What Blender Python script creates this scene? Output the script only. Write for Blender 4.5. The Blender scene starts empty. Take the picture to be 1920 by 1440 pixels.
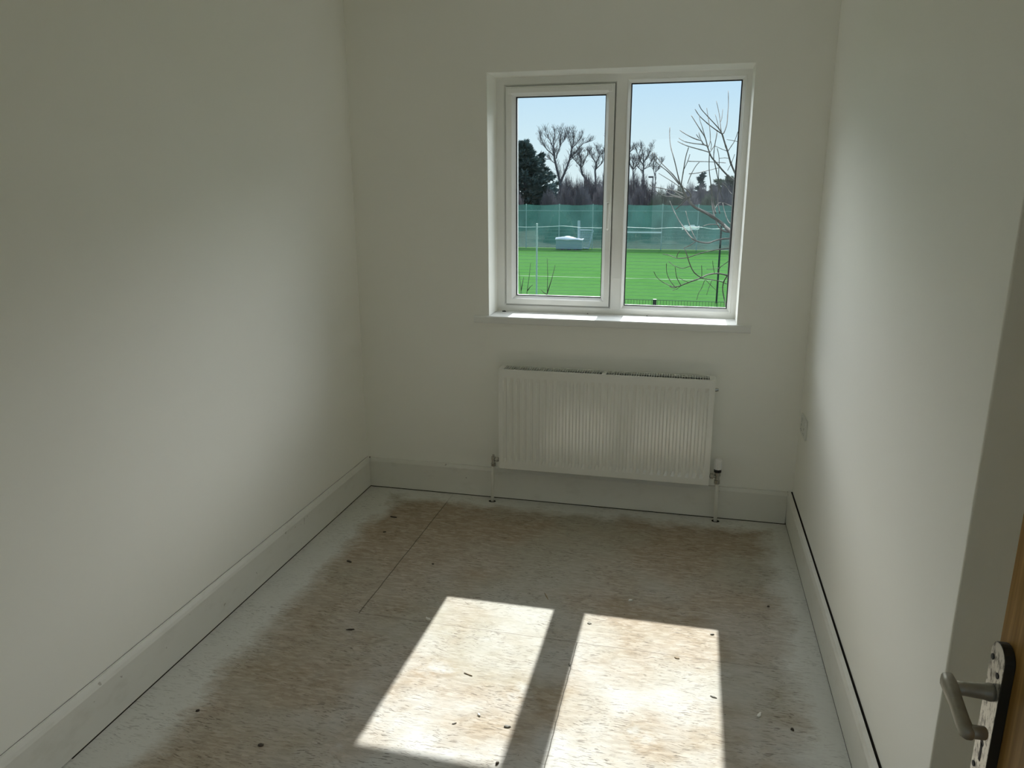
import bpy, bmesh, math, random
from mathutils import Vector, Matrix
PI = math.pi
scene = bpy.context.scene

# ---------------------------------------------------------------- camera
FPX, YAW, PITCH, ROLL, EYE = 1401.06, .2329, .2539, -.0019, 1.5267
cy, sy, cp, sp = math.cos(YAW), math.sin(YAW), math.cos(PITCH), math.sin(PITCH)
fwd = Vector((-sy*cp, cy*cp, -sp)); rgt = Vector((cy, sy, 0)); upv = rgt.cross(fwd)
cr, sr = math.cos(ROLL), math.sin(ROLL)
rgt, upv = cr*rgt + sr*upv, cr*upv - sr*rgt
EYEP = Vector((0, 0, EYE))
cam_d = bpy.data.cameras.new('camera')
cam = bpy.data.objects.new('camera', cam_d)
scene.collection.objects.link(cam)
cam_d.sensor_fit = 'HORIZONTAL'; cam_d.sensor_width = 36; cam_d.lens = FPX/1920*36
cam_d.clip_start = .02; cam_d.clip_end = 900
m = Matrix.Identity(4)
for i in range(3):
    m[i][0], m[i][1], m[i][2], m[i][3] = rgt[i], upv[i], -fwd[i], EYEP[i]
cam.matrix_world = m
scene.camera = cam

# ---------------------------------------------------------------- world, sun, exposure
SUN_K = 1.046                              # run per height of the sun ray (coming from +y)
SUNDIR = Vector((.006, SUN_K, 1)).normalized()
SUN_E = 8.7
world = bpy.data.worlds.new('sky'); scene.world = world
world.use_nodes = True
wt = world.node_tree; wt.nodes.clear()
def wn(t, **k):
    n = wt.nodes.new(t)
    for a, b in k.items(): setattr(n, a, b)
    return n
wo = wn('ShaderNodeOutputWorld'); wb_ = wn('ShaderNodeBackground')
tc = wn('ShaderNodeTexCoord'); sep = wn('ShaderNodeSeparateXYZ')
wt.links.new(tc.outputs['Generated'], sep.inputs[0])
rampn = wn('ShaderNodeValToRGB'); wt.links.new(sep.outputs['Z'], rampn.inputs[0])
el = rampn.color_ramp.elements
el[0].position = 0; el[0].color = (.80, .93, .97, 1)
el[1].position = 1; el[1].color = (.22, .42, .80, 1)
for p_, c_ in ((.05, (.74, .92, 1.0, 1)), (.14, (.56, .80, 1.02, 1)), (.35, (.50, .72, .98, 1))):
    e_ = el.new(p_); e_.color = c_
nrm = wn('ShaderNodeVectorMath', operation='NORMALIZE'); wt.links.new(tc.outputs['Generated'], nrm.inputs[0])
dot = wn('ShaderNodeVectorMath', operation='DOT_PRODUCT'); wt.links.new(nrm.outputs[0], dot.inputs[0])
dot.inputs[1].default_value = SUNDIR
cl = wn('ShaderNodeMath', operation='MAXIMUM'); wt.links.new(dot.outputs['Value'], cl.inputs[0]); cl.inputs[1].default_value = 0
# glow belt added between the visible sky and the sun to brighten the room
pw = wn('ShaderNodeMath', operation='POWER'); wt.links.new(cl.outputs[0], pw.inputs[0]); pw.inputs[1].default_value = 3
band = wn('ShaderNodeMapRange', interpolation_type='SMOOTHSTEP'); wt.links.new(sep.outputs['Z'], band.inputs[0])
band.inputs[1].default_value = .165; band.inputs[2].default_value = .30
high = wn('ShaderNodeMapRange', interpolation_type='SMOOTHSTEP'); wt.links.new(sep.outputs['Z'], high.inputs[0])
high.inputs[1].default_value = .32; high.inputs[2].default_value = .62; high.inputs[3].default_value = 1; high.inputs[4].default_value = .16
hb = wn('ShaderNodeMath', operation='MULTIPLY'); wt.links.new(band.outputs[0], hb.inputs[0]); wt.links.new(high.outputs[0], hb.inputs[1])
GLOW = 23.5
gl = wn('ShaderNodeMath', operation='MULTIPLY'); wt.links.new(pw.outputs[0], gl.inputs[0]); gl.inputs[1].default_value = GLOW
gb = wn('ShaderNodeMath', operation='MULTIPLY'); wt.links.new(gl.outputs[0], gb.inputs[0]); wt.links.new(hb.outputs[0], gb.inputs[1])
gc = wn('ShaderNodeVectorMath', operation='SCALE'); gc.inputs[0].default_value = (.985, .975, .975)
wt.links.new(gb.outputs[0], gc.inputs['Scale'])
ad = wn('ShaderNodeVectorMath', operation='ADD')
wt.links.new(rampn.outputs[0], ad.inputs[0]); wt.links.new(gc.outputs[0], ad.inputs[1])
wt.links.new(ad.outputs[0], wb_.inputs['Color']); wb_.inputs['Strength'].default_value = 1.0
wt.links.new(wb_.outputs[0], wo.inputs[0])

sun_d = bpy.data.lights.new('sun', 'SUN'); sun_d.energy = SUN_E; sun_d.angle = math.radians(.53)
sun_d.color = (1, .99, .965)
sun = bpy.data.objects.new('sun', sun_d); scene.collection.objects.link(sun)
sun.rotation_euler = (-SUNDIR).to_track_quat('-Z', 'Y').to_euler()
sun.location = SUNDIR*30

vs = scene.view_settings
scene.display_settings.display_device = 'sRGB'
vs.view_transform = 'Standard'; vs.look = 'None'; vs.gamma = 1; vs.use_curve_mapping = False
vs.exposure = 0.0
cyc = scene.cycles
cyc.max_bounces = 16; cyc.diffuse_bounces = 12; cyc.glossy_bounces = 6
cyc.transparent_max_bounces = 24; cyc.transmission_bounces = 8
cyc.use_denoising = True
cyc.caustics_reflective = False; cyc.caustics_refractive = False

# ---------------------------------------------------------------- helpers
def ray(px, py):
    return rgt*((px-960)/FPX) + upv*((720-py)/FPX) + fwd
def at_y(px, py, Y):                      # point seen at (px,py) standing at distance Y
    d = ray(px, py); return EYEP + d*(Y/d.y)
def on_floor(px, py, z=0.):
    d = ray(px, py); return EYEP + d*((z-EYE)/d.z)

def tag(o, label=None, cat=None, group=None, kind=None):
    if label: o['label'] = label
    if cat: o['category'] = cat
    if group: o['group'] = group
    if kind: o['kind'] = kind
    return o
def empty(name, loc=(0, 0, 0), rz=0, parent=None):
    o = bpy.data.objects.new(name, None); scene.collection.objects.link(o)
    o.location = loc; o.rotation_euler.z = rz; o.empty_display_size = .1
    if parent: o.parent = parent
    return o
def copy_tree(o, parent=None):
    c = o.copy(); scene.collection.objects.link(c)
    if parent: c.parent = parent
    for ch in list(o.children): copy_tree(ch, c)
    return c

class MB:
    def __init__(self): self.bm = bmesh.new()
    def box(self, x0, x1, y0, y1, z0, z1):
        v = [self.bm.verts.new((x, y, z)) for z in (z0, z1) for y in (y0, y1) for x in (x0, x1)]
        for f in ((0, 2, 3, 1), (4, 5, 7, 6), (0, 1, 5, 4), (2, 6, 7, 3), (0, 4, 6, 2), (1, 3, 7, 5)):
            self.bm.faces.new([v[i] for i in f])
        return self
    def poly(self, pts):
        self.bm.faces.new([self.bm.verts.new(p) for p in pts]); return self
    def prism(self, prof, axis, a, b):
        """prof: 2-D points; axis 'x': (y,z) swept over x, 'y': (x,z), 'z': (x,y)"""
        def mk(p, t):
            return {'x': (t, p[0], p[1]), 'y': (p[0], t, p[1]), 'z': (p[0], p[1], t)}[axis]
        A = [self.bm.verts.new(mk(p, a)) for p in prof]; B = [self.bm.verts.new(mk(p, b)) for p in prof]
        n = len(prof)
        self.bm.faces.new(A[::-1]); self.bm.faces.new(B)
        for i in range(n): self.bm.faces.new((A[i], A[(i+1) % n], B[(i+1) % n], B[i]))
        return self
    def tube(self, pts, rad, n=8, cap=True):
        pts = [Vector(p) for p in pts]
        if not hasattr(rad, '__len__'): rad = [rad]*len(pts)
        rings = []; ref = None
        for i, p in enumerate(pts):
            d = (pts[min(i+1, len(pts)-1)] - pts[max(i-1, 0)])
            d = d.normalized() if d.length > 1e-9 else Vector((0, 0, 1))
            if ref is None:
                ref = Vector((1, 0, 0)) if abs(d.x) < .8 else Vector((0, 1, 0))
            u = (ref - d*ref.dot(d))
            u = u.normalized() if u.length > 1e-6 else d.orthogonal().normalized()
            ref = u; w = d.cross(u)
            rings.append([self.bm.verts.new(p + (u*math.cos(2*PI*k/n) + w*math.sin(2*PI*k/n))*rad[i]) for k in range(n)])
        for a, b in zip(rings, rings[1:]):
            for k in range(n): self.bm.faces.new((a[k], a[(k+1) % n], b[(k+1) % n], b[k]))
        if cap:
            self.bm.faces.new(rings[0][::-1]); self.bm.faces.new(rings[-1])
        return self
    def lathe(self, prof, c, axis='z', n=20):
        """prof: (radius, height) pairs about an axis through c"""
        rings = []
        for r, h in prof:
            ring = []
            for k in range(n):
                a, b = r*math.cos(2*PI*k/n), r*math.sin(2*PI*k/n)
                p = {'z': (a, b, h), 'x': (h, a, b), 'y': (b, h, a)}[axis]
                ring.append(self.bm.verts.new(Vector(c)+Vector(p)))
            rings.append(ring)
        for a, b in zip(rings, rings[1:]):
            for k in range(n): self.bm.faces.new((a[k], a[(k+1) % n], b[(k+1) % n], b[k]))
        self.bm.faces.new(rings[0][::-1]); self.bm.faces.new(rings[-1])
        return self
    def build(self, name, mat, parent=None, smooth=False, bevel=0, seg=2, recalc=True):
        if recalc: bmesh.ops.recalc_face_normals(self.bm, faces=self.bm.faces[:])
        me = bpy.data.meshes.new(name); self.bm.to_mesh(me); self.bm.free()
        o = bpy.data.objects.new(name, me); scene.collection.objects.link(o)
        if mat: me.materials.append(mat)
        if smooth:
            for p in me.polygons: p.use_smooth = True
        if bevel:
            b = o.modifiers.new('bevel', 'BEVEL'); b.width = bevel; b.segments = seg
            b.limit_method = 'ANGLE'; b.angle_limit = math.radians(40)
        if parent: o.parent = parent
        return o

# ---------------------------------------------------------------- materials
class NT:
    def __init__(self, name):
        self.m = bpy.data.materials.new(name); self.m.use_nodes = True
        self.t = self.m.node_tree; self.t.nodes.clear()
        self.out = self.n('ShaderNodeOutputMaterial')
    def n(self, t, **k):
        x = self.t.nodes.new(t)
        for a, b in k.items(): setattr(x, a, b)
        return x
    def l(self, a, b): self.t.links.new(a, b)
    def set(self, inp, v):
        if isinstance(v, bpy.types.NodeSocket): self.l(v, inp)
        else: inp.default_value = v
    def math(self, op, a, b=0., clamp=False):
        x = self.n('ShaderNodeMath', operation=op, use_clamp=clamp); self.set(x.inputs[0], a); self.set(x.inputs[1], b); return x.outputs[0]
    def mix(self, f, a, b):
        x = self.n('ShaderNodeMix', data_type='RGBA'); self.set(x.inputs[0], f)
        self.set(x.inputs[6], a if isinstance(a, bpy.types.NodeSocket) else (*a, 1))
        self.set(x.inputs[7], b if isinstance(b, bpy.types.NodeSocket) else (*b, 1)); return x.outputs[2]
    def pos(self): return self.n('ShaderNodeNewGeometry').outputs['Position']
    def mapping(self, vec, rot=(0, 0, 0), scale=(1, 1, 1), loc=(0, 0, 0)):
        x = self.n('ShaderNodeMapping'); self.l(vec, x.inputs[0])
        x.inputs['Rotation'].default_value = rot; x.inputs['Scale'].default_value = scale; x.inputs['Location'].default_value = loc
        return x.outputs[0]
    def noise(self, vec, scale, detail=3., rough=.5):
        x = self.n('ShaderNodeTexNoise'); self.l(vec, x.inputs['Vector'])
        x.inputs['Scale'].default_value = scale; x.inputs['Detail'].default_value = detail; x.inputs['Roughness'].default_value = rough
        return x.outputs[0]
    def ramp(self, v, *stops):
        x = self.n('ShaderNodeValToRGB'); self.set(x.inputs[0], v); e = x.color_ramp.elements
        def col(c): return (c, c, c, 1) if not hasattr(c, '__len__') else (*c, 1)
        e[0].position, e[0].color = stops[0][0], col(stops[0][1]); e[1].position, e[1].color = stops[-1][0], col(stops[-1][1])
        for p, c in stops[1:-1]:
            q = e.new(p); q.color = col(c)
        return x.outputs[0]
    def bsdf(self, color, rough=.6, metal=0., spec=.5, height=None, bump=.1, dist=.002):
        b = self.n('ShaderNodeBsdfPrincipled')
        self.set(b.inputs['Base Color'], color if isinstance(color, bpy.types.NodeSocket) else (*color, 1))
        self.set(b.inputs['Roughness'], rough); b.inputs['Metallic'].default_value = metal
        b.inputs['Specular IOR Level'].default_value = spec
        if height is not None:
            bp = self.n('ShaderNodeBump'); bp.inputs['Strength'].default_value = bump; bp.inputs['Distance'].default_value = dist
            self.l(height, bp.inputs['Height']); self.l(bp.outputs[0], b.inputs['Normal'])
        self.l(b.outputs[0], self.out.inputs[0]); return self.m

def simple(name, col, rough=.5, metal=0., spec=.5, var=.04, scale=8., bump=0.):
    t = NT(name); tcn = t.n('ShaderNodeTexCoord').outputs['Object']
    nz = t.noise(tcn, scale)
    lo = tuple(c*(1-var) for c in col); hi = tuple(min(1, c*(1+var)) for c in col)
    c = t.mix(t.ramp(nz, (.3, 0.), (.7, 1.)), lo, hi)
    return t.bsdf(c, rough, metal, spec, nz if bump else None, bump)

def wall_mat():
    t = NT('wall_paint'); p = t.pos()
    big = t.noise(p, 1.3, 2.); fine = t.noise(p, 260., 2.)
    c = t.mix(t.ramp(big, (.3, 0.), (.7, 1.)), (.895, .89, .835), (.91, .905, .855))
    z = t.n('ShaderNodeSeparateXYZ'); t.l(p, z.inputs[0])
    c = t.mix(t.math('LESS_THAN', z.outputs[2], .1583), c, (.045, .037, .027))      # shade of the skirting gap painted into the wall colour
    return t.bsdf(c, .62, 0, .35, fine, .10, .0006)
M = {}
M['wall'] = wall_mat()
M['ceiling'] = simple('ceiling_paint', (.91, .91, .88), .8)
def skirt_mat():
    t = NT('skirting_paint'); p = t.pos()
    n = t.noise(t.mapping(p, scale=(1, 1, 2)), 9., 5., .6); s = t.noise(p, 38., 2.)
    c = t.mix(t.ramp(n, (.55, 0.), (.8, 1.)), (.76, .755, .705), (.67, .66, .60))
    c = t.mix(t.ramp(s, (.735, 0.), (.76, .6)), c, (.30, .27, .22))
    return t.bsdf(c, .42, 0, .5, n, .05)
M['skirt'] = skirt_mat()
M['upvc'] = simple('white_upvc', (.90, .90, .875), .28, var=.01)
M['sill'] = simple('sill_gloss', (.82, .825, .80), .6, spec=.15, var=.015)
M['gasket'] = simple('black_gasket', (.012, .014, .018), .6)
M['rad'] = simple('radiator_enamel', (.84, .84, .79), .15, var=.01, spec=.8)
M['rad'].node_tree.nodes['Principled BSDF'].inputs['IOR'].default_value = 1.7
M['grille_dark'] = simple('radiator_inside', (.035, .035, .03), .8)  # near-black colour paints in the shade behind the grille slots
M['chrome'] = simple('chrome', (.55, .54, .50), .22, 1., var=.05)
M['black'] = simple('black_plastic', (.012, .012, .012), .45)
M['pipe'] = simple('painted_pipe', (.80, .79, .72), .35)
M['trv'] = simple('valve_white', (.86, .86, .84), .3)
M['socket'] = simple('socket_white', (.70, .71, .68), .35)
def worn_metal():
    t = NT('worn_aluminium'); o = t.n('ShaderNodeTexCoord').outputs['Object']
    n = t.noise(t.mapping(o, scale=(1, 1, .5)), 160., 5., .65); n2 = t.noise(o, 45., 3.)
    c = t.mix(t.ramp(n, (.38, 0.), (.52, 1.)), (.16, .15, .13), (.62, .60, .55))
    c = t.mix(t.ramp(n2, (.62, 0.), (.72, .7)), c, (.10, .09, .075))
    return t.bsdf(c, .38, .75, .5, n, .15, .0006)
M['worn'] = worn_metal()
M['lever'] = simple('dull_aluminium', (.36, .34, .285), .5, .55, var=.15, scale=60)
def door_wood():
    t = NT('door_veneer'); o = t.n('ShaderNodeTexCoord').outputs['Object']
    w = t.n('ShaderNodeTexWave', wave_type='BANDS', bands_direction='Y'); t.l(t.mapping(o, rot=(.18, 0, 0), scale=(1, 1, .12)), w.inputs[0])
    w.inputs['Scale'].default_value = 14; w.inputs['Distortion'].default_value = 5; w.inputs['Detail'].default_value = 3
    f = t.noise(t.mapping(o, rot=(.18, 0, 0), scale=(1, 1, .06)), 240., 3.)
    c = t.mix(w.outputs[1], (.34, .185, .045), (.46, .27, .085))
    c = t.mix(t.ramp(f, (.35, 0.), (.7, .5)), c, (.20, .10, .03))
    return t.bsdf(c, .5, 0, .22, f, .06)
M['door'] = door_wood()
def glass_mat():
    t = NT('window_glass')
    lw = t.n('ShaderNodeLayerWeight'); lw.inputs[0].default_value = .5
    fz = t.math('ADD', t.math('MULTIPLY', t.math('POWER', lw.outputs['Facing'], 5.), .8), .028)
    tr = t.n('ShaderNodeBsdfTransparent'); tr.inputs[0].default_value = (.965, .985, .98, 1)
    g = t.n('ShaderNodeBsdfGlossy'); g.inputs['Roughness'].default_value = .0
    mx = t.n('ShaderNodeMixShader'); t.l(fz, mx.inputs[0]); t.l(tr.outputs[0], mx.inputs[1]); t.l(g.outputs[0], mx.inputs[2])
    t.l(mx.outputs[0], t.out.inputs[0]); return t.m
M['glass'] = glass_mat()

CORN = 1.418
XL, XR, YB, ZC = -1.6135, .5244, 3.468, 2.42
YF = 3.641                                   # room-side face of the window frame
def floor_mat():
    t = NT('chipboard_floor'); p = t.pos()
    s = t.n('ShaderNodeSeparateXYZ'); t.l(p, s.inputs[0]); X, Y = s.outputs[0], s.outputs[1]
    # flakes of the strand board: stretched cells in two directions
    def flakes(rot, sc, sy_):
        v = t.n('ShaderNodeTexVoronoi', feature='F1'); t.l(t.mapping(p, rot=(0, 0, rot), scale=(1, sy_, 1)), v.inputs['Vector'])
        v.inputs['Scale'].default_value = sc; v.inputs['Randomness'].default_value = 1
        q = t.n('ShaderNodeSeparateColor'); t.l(v.outputs['Color'], q.inputs[0]); return q.outputs[0], v.outputs['Distance']
    f1, d1 = flakes(.12, 26., 4.4); f2, d2 = flakes(-.50, 34., 3.6)
    fl = t.math('MULTIPLY', t.math('ADD', f1, f2), .5)
    base = t.ramp(fl, (.1, (0.320, 0.253, 0.176)), (.4, (0.370, 0.295, 0.211)), (.6, (0.409, 0.332, 0.246)), (.9, (0.479, 0.404, 0.320)))
    # dark cracks between the flakes: thin short streaks, mostly lying across the room
    def streak(rot, sx, sy_, th, off, w=.03):
        wv = t.n('ShaderNodeVectorMath', operation='ADD'); t.l(p, wv.inputs[0])
        nn = t.n('ShaderNodeTexNoise'); t.l(p, nn.inputs['Vector']); nn.inputs['Scale'].default_value = 16; nn.inputs['Detail'].default_value = 1
        sc = t.n('ShaderNodeVectorMath', operation='SCALE'); t.l(nn.outputs['Color'], sc.inputs[0]); sc.inputs['Scale'].default_value = .028
        t.l(sc.outputs[0], wv.inputs[1])
        n = t.noise(t.mapping(wv.outputs[0], rot=(0, 0, rot), scale=(sx, sy_, 1), loc=(off, off, 0)), 1., 2., .5)
        return t.ramp(n, (th, 0.), (th+w, 1.))
    patchy = t.ramp(t.noise(p, 7., 2.), (.38, .25), (.6, 1.))
    st = t.math('MAXIMUM', t.math('MAXIMUM', streak(.10, 26, 230, .625, 0), streak(-.42, 30, 230, .64, 7)), t.math('MAXIMUM', streak(.55, 32, 220, .65, 13), streak(-.12, 18, 170, .655, 21)))
    st = t.math('MULTIPLY', st, patchy)
    # white overspray and filler dust, heavy along the walls
    dl = t.math('SUBTRACT', t.math('SUBTRACT', X, XL), .075)
    dr = t.math('SUBTRACT', XR, X)
    db = t.math('SUBTRACT', YB, Y)
    dm = t.math('MINIMUM', t.math('MINIMUM', dl, dr), db)
    nz = t.noise(p, 5.5, 5., .62); nzf = t.noise(t.mapping(p, scale=(1, 4, 1)), 22., 4., .6)
    dm = t.math('ADD', dm, t.math('ADD', t.math('MULTIPLY', t.math('SUBTRACT', nz, .5), .22), t.math('MULTIPLY', t.math('SUBTRACT', nzf, .5), .10)))
    edge = t.ramp(dm, (.09, 1.), (.175, .0))
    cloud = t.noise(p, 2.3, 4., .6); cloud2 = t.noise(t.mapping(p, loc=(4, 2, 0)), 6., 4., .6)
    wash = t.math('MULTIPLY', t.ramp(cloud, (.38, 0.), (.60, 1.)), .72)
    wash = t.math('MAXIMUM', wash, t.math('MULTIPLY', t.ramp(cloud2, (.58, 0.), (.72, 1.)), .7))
    # overspray painted paler for the sun patch, browner for shade at back and left
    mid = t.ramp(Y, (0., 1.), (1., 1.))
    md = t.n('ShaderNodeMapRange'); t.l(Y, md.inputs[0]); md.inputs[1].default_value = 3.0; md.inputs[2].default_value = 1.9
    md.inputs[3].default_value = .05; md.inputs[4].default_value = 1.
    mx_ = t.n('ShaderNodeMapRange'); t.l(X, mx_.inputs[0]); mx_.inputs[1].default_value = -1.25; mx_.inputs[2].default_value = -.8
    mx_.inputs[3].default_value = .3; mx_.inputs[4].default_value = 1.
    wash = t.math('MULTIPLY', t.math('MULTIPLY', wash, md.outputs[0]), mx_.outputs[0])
    grn = t.noise(t.mapping(p, loc=(9, 5, 0)), 1.7, 3.)
    c = t.mix(t.math('MULTIPLY', t.ramp(grn, (.45, 0.), (.62, 1.)), .5), base, (0.404, 0.404, 0.340))
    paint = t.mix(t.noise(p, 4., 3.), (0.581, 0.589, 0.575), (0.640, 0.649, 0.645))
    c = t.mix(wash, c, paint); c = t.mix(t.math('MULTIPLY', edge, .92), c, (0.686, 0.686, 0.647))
    stm = t.math('MULTIPLY', st, t.math('SUBTRACT', .68, t.math('MULTIPLY', edge, .28)))
    c = t.mix(stm, c, (0.086, 0.068, 0.047))
    spk = t.noise(p, 75., 2.); c = t.mix(t.ramp(spk, (.755, 0.), (.775, .75)), c, (.08, .065, .05))
    # board joints
    wob = t.math('MULTIPLY', t.math('SUBTRACT', t.noise(p, 18., 2.), .5), .006)
    def line(coord, at, cond, w=.0022):
        d = t.math('ABSOLUTE', t.math('ADD', t.math('SUBTRACT', coord, at), wob))
        return t.math('MULTIPLY', t.math('LESS_THAN', d, w), cond)
    back = t.math('GREATER_THAN', Y, 2.285); front = t.math('SUBTRACT', 1., back)
    j = t.math('MAXIMUM', line(X, -1.131, back), line(X, -.311, front, .0016))
    j = t.math('MAXIMUM', j, t.math('MULTIPLY', line(Y, 2.285, t.math('GREATER_THAN', X, -1.131), .0016), .6))
    j = t.math('MULTIPLY', j, t.math('SUBTRACT', .8, t.math('MULTIPLY', edge, .6)))
    c = t.mix(j, c, (.09, .075, .055))
    # holes drilled round the two radiator pipes
    for (hx, hy) in ((-.911, 3.401), (.184, 3.414)):
        dx = t.math('SUBTRACT', X, hx); dy = t.math('SUBTRACT', Y, hy)
        rr = t.math('SQRT', t.math('ADD', t.math('MULTIPLY', dx, dx), t.math('MULTIPLY', t.math('MULTIPLY', dy, dy), 1.6)))
        c = t.mix(t.math('LESS_THAN', rr, .0185), c, (.012, .011, .009))
    und = t.math('MAXIMUM', t.math('LESS_THAN', X, XL+.0215), t.math('MAXIMUM', t.math('GREATER_THAN', Y, YB-.0205), t.math('GREATER_THAN', X, XR-.0200)))
    c = t.mix(t.math('MULTIPLY', und, t.math('GREATER_THAN', Y, CORN)), c, (.035, .03, .022))     # shade of the gap below the skirting painted into the floor
    h = t.math('ADD', t.math('MULTIPLY', fl, .6), t.math('MULTIPLY', st, -1.))
    return t.bsdf(c, .75, 0, .3, h, .35, .0015)
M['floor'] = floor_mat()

# ================================================================ ROOM SHELL
CORN = 1.418                                 # outside corner where the right wall ends near the door
XREC = .72                                   # the recess the door swings into
def struct(o): o['kind'] = 'structure'; return o
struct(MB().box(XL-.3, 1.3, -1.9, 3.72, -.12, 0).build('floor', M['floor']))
struct(MB().box(XL-.3, 1.3, -1.9, 3.72, ZC, ZC+.12).build('ceiling', M['ceiling']))
WL, WR, WT, WB = -.9363, .2179, 2.036, .937
w = MB()
w.box(XL-.3, WL, YB, 3.715, 0, ZC); w.box(WR, 1.3, YB, 3.715, 0, ZC)
w.box(WL, WR, YB, 3.715, 0, WB-.034); w.box(WL, WR, YB, 3.715, WT, ZC)
struct(w.build('wall_back', M['wall']))
struct(MB().box(XL-.3, XL, -.02, YB, 0, ZC).build('wall_left', M['wall']))
w = MB(); w.prism([(XR, YB), (XR, CORN), (XREC, CORN), (XREC, .02), (1.3, .02), (1.3, YB)], 'z', 0, ZC)
struct(w.build('wall_right', M['wall'], bevel=.004, seg=3))
w = MB()                                     # wall behind the photographer, with the doorway he stands in
w.box(XL-.3, -.385, -.10, .02-.0, 0, ZC); w.box(.42, 1.3, -.10, .02, 0, ZC); w.box(-.385, .42, -.10, .02, 2.02, ZC)
struct(w.build('wall_front', M['wall']))
w = MB()                                     # the landing outside the doorway
w.box(XL-.3, -.6, -2.0, -1.9, 0, ZC); w.box(.5, 1.3, -2.0, -1.9, 0, ZC); w.box(-.6, .5, -2.0, -1.9, 0, .9); w.box(-.6, .5, -2.0, -1.9, 2.1, ZC); w.box(XL-.3, XL-.2, -1.9, -.10, 0, ZC); w.box(1.2, 1.3, -1.9, -.10, 0, ZC)  # window opening added out of view to let fill daylight through the doorway
struct(w.build('wall_landing', M['wall']))

# skirting boards: small shadow gaps under the board and behind its top edge
SK = .159; T = .018
def skirt_left():
    g = .0025; x0, x1 = XL+g, XL+g+T
    prof = [(x0, .004), (x1, .004), (x1, SK-.022), (x1-.004, SK-.012), (x1-.011, SK), (x0, SK)]
    return struct(MB().prism(prof, 'y', .03, YB-.0005).build('baseboard_left', M['skirt']))
skirt_left()
def skirt_back():
    g = .002; y0, y1 = YB-g, YB-g-T
    prof = [(y0, .004), (y1, .004), (y1, SK-.016), (y1+.006, SK), (y0, SK)]
    return struct(MB().prism(prof, 'x', XL+.0215, XR-.0235).build('baseboard_back', M['skirt']))
skirt_back()
def skirt_right():
    # leans off the wall at the top, so a dark gap runs along it
    x0, x1 = XR-.0015, XR-.0015-T
    lean = .006
    prof = [(x0, .003), (x1, .003), (x1-lean, SK-.014), (x1-lean+.005, SK), (x0-lean, SK)]
    return struct(MB().prism(prof, 'y', CORN+.01, YB-.001).build('baseboard_right', M['skirt']))
skirt_right()

# ================================================================ WINDOW
win = struct(empty('window_1', ((WL+WR)/2, YF, WB)))
wi = win.matrix_world
def wpart(mb, name, mat, parent=win, **k):
    for v in mb.bm.verts: v.co -= Vector(((WL+WR)/2, YF, WB))
    return mb.build(name, mat, parent, **k)
YO = 3.700                                   # weather face
def frame_bar(mb, x0, x1, z0, z1, yf=YF, yo=YO):
    mb.box(x0, x1, yf, yo, z0, z1)
SL, SR_, SB_, ST_ = -.890, -.378, .9735, 1.9957    # opening sash, outside edges
GL, GR_, GB_, GT_ = -.843, -.418, 1.015, 1.951     # its glass
FL, FR, FB, FT = -.3066, .1788, .9806, 1.9954      # fixed light
# outer frame with a mullion, seen face bevelled
def bars(outer, inner, prof):
    """picture frame with mitred corners; outer/inner = (x0,x1,z0,z1); prof = list of (t, y), t from outer 0 to inner 1"""
    mb = MB(); loops = []
    for t_, y_ in prof:
        x0 = outer[0]+(inner[0]-outer[0])*t_; x1 = outer[1]+(inner[1]-outer[1])*t_
        z0 = outer[2]+(inner[2]-outer[2])*t_; z1 = outer[3]+(inner[3]-outer[3])*t_
        loops.append([mb.bm.verts.new(p) for p in ((x0, y_, z0), (x1, y_, z0), (x1, y_, z1), (x0, y_, z1))])
    n = len(loops)
    for i in range(n):
        a, b = loops[i], loops[(i+1) % n]
        for k in range(4): mb.bm.faces.new((a[k], a[(k+1) % 4], b[(k+1) % 4], b[k]))
    return mb
MUL = -.345                                  # between the two lights
f = bars((WL, MUL, WB, WT), (SL-.002, SR_+.002, SB_-.002, ST_+.002),
         [(0, YF), (.80, YF), (1, YF+.008), (1, YO), (0, YO)])
wpart(f, 'window_frame', M['upvc'])
f = bars((MUL, WR, WB, WT), (FL, FR, FB, FT), [(0, YF), (.55, YF), (.62, YF-.004), (.70, YF-.004), (1, YF+.012), (1, YO-.004), (0, YO)])
wpart(f, 'window_frame', M['upvc'])
f = bars((FL-.002, FR+.002, FB-.002, FT+.002), (FL+.005, FR-.005, FB+.0045, FT-.005), [(0, YF+.013), (1, YF+.013), (1, YF+.0185), (0, YF+.0185)])
wpart(f, 'gasket', M['gasket'])
wpart(MB().box(FL, FR, YF+.021, YF+.025, FB, FT), 'glass_pane', M['glass'])
sash = empty('opening_sash', (0, 0, 0), parent=win)
f = bars((SL, SR_, SB_, ST_), (GL, GR_, GB_, GT_), [(0, YF-.004), (.04, YF-.014), (.62, YF-.015), (.68, YF-.012), (1, YF+.006), (1, YO-.004), (0, YO-.006)])
wpart(f, 'sash_frame', M['upvc'], sash)
f = bars((SL-.0018, SR_+.0018, SB_-.0018, ST_+.0018), (SL+.002, SR_-.002, SB_+.002, ST_-.002), [(0, YF+.002), (1, YF+.002), (1, YF+.03), (0, YF+.03)])
wpart(f, 'sash_seal', simple('grey_seal', (.16, .16, .15), .7), sash)
f = bars((GL-.002, GR_+.002, GB_-.002, GT_+.002), (GL+.005, GR_-.003, GB_+.0045, GT_-.005), [(0, YF+.0075), (1, YF+.0075), (1, YF+.0135), (0, YF+.0135)])
wpart(f, 'gasket', M['gasket'], sash)
wpart(MB().box(GL, GR_, YF+.015, YF+.019, GB_, GT_), 'glass_pane', M['glass'], sash)
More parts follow.
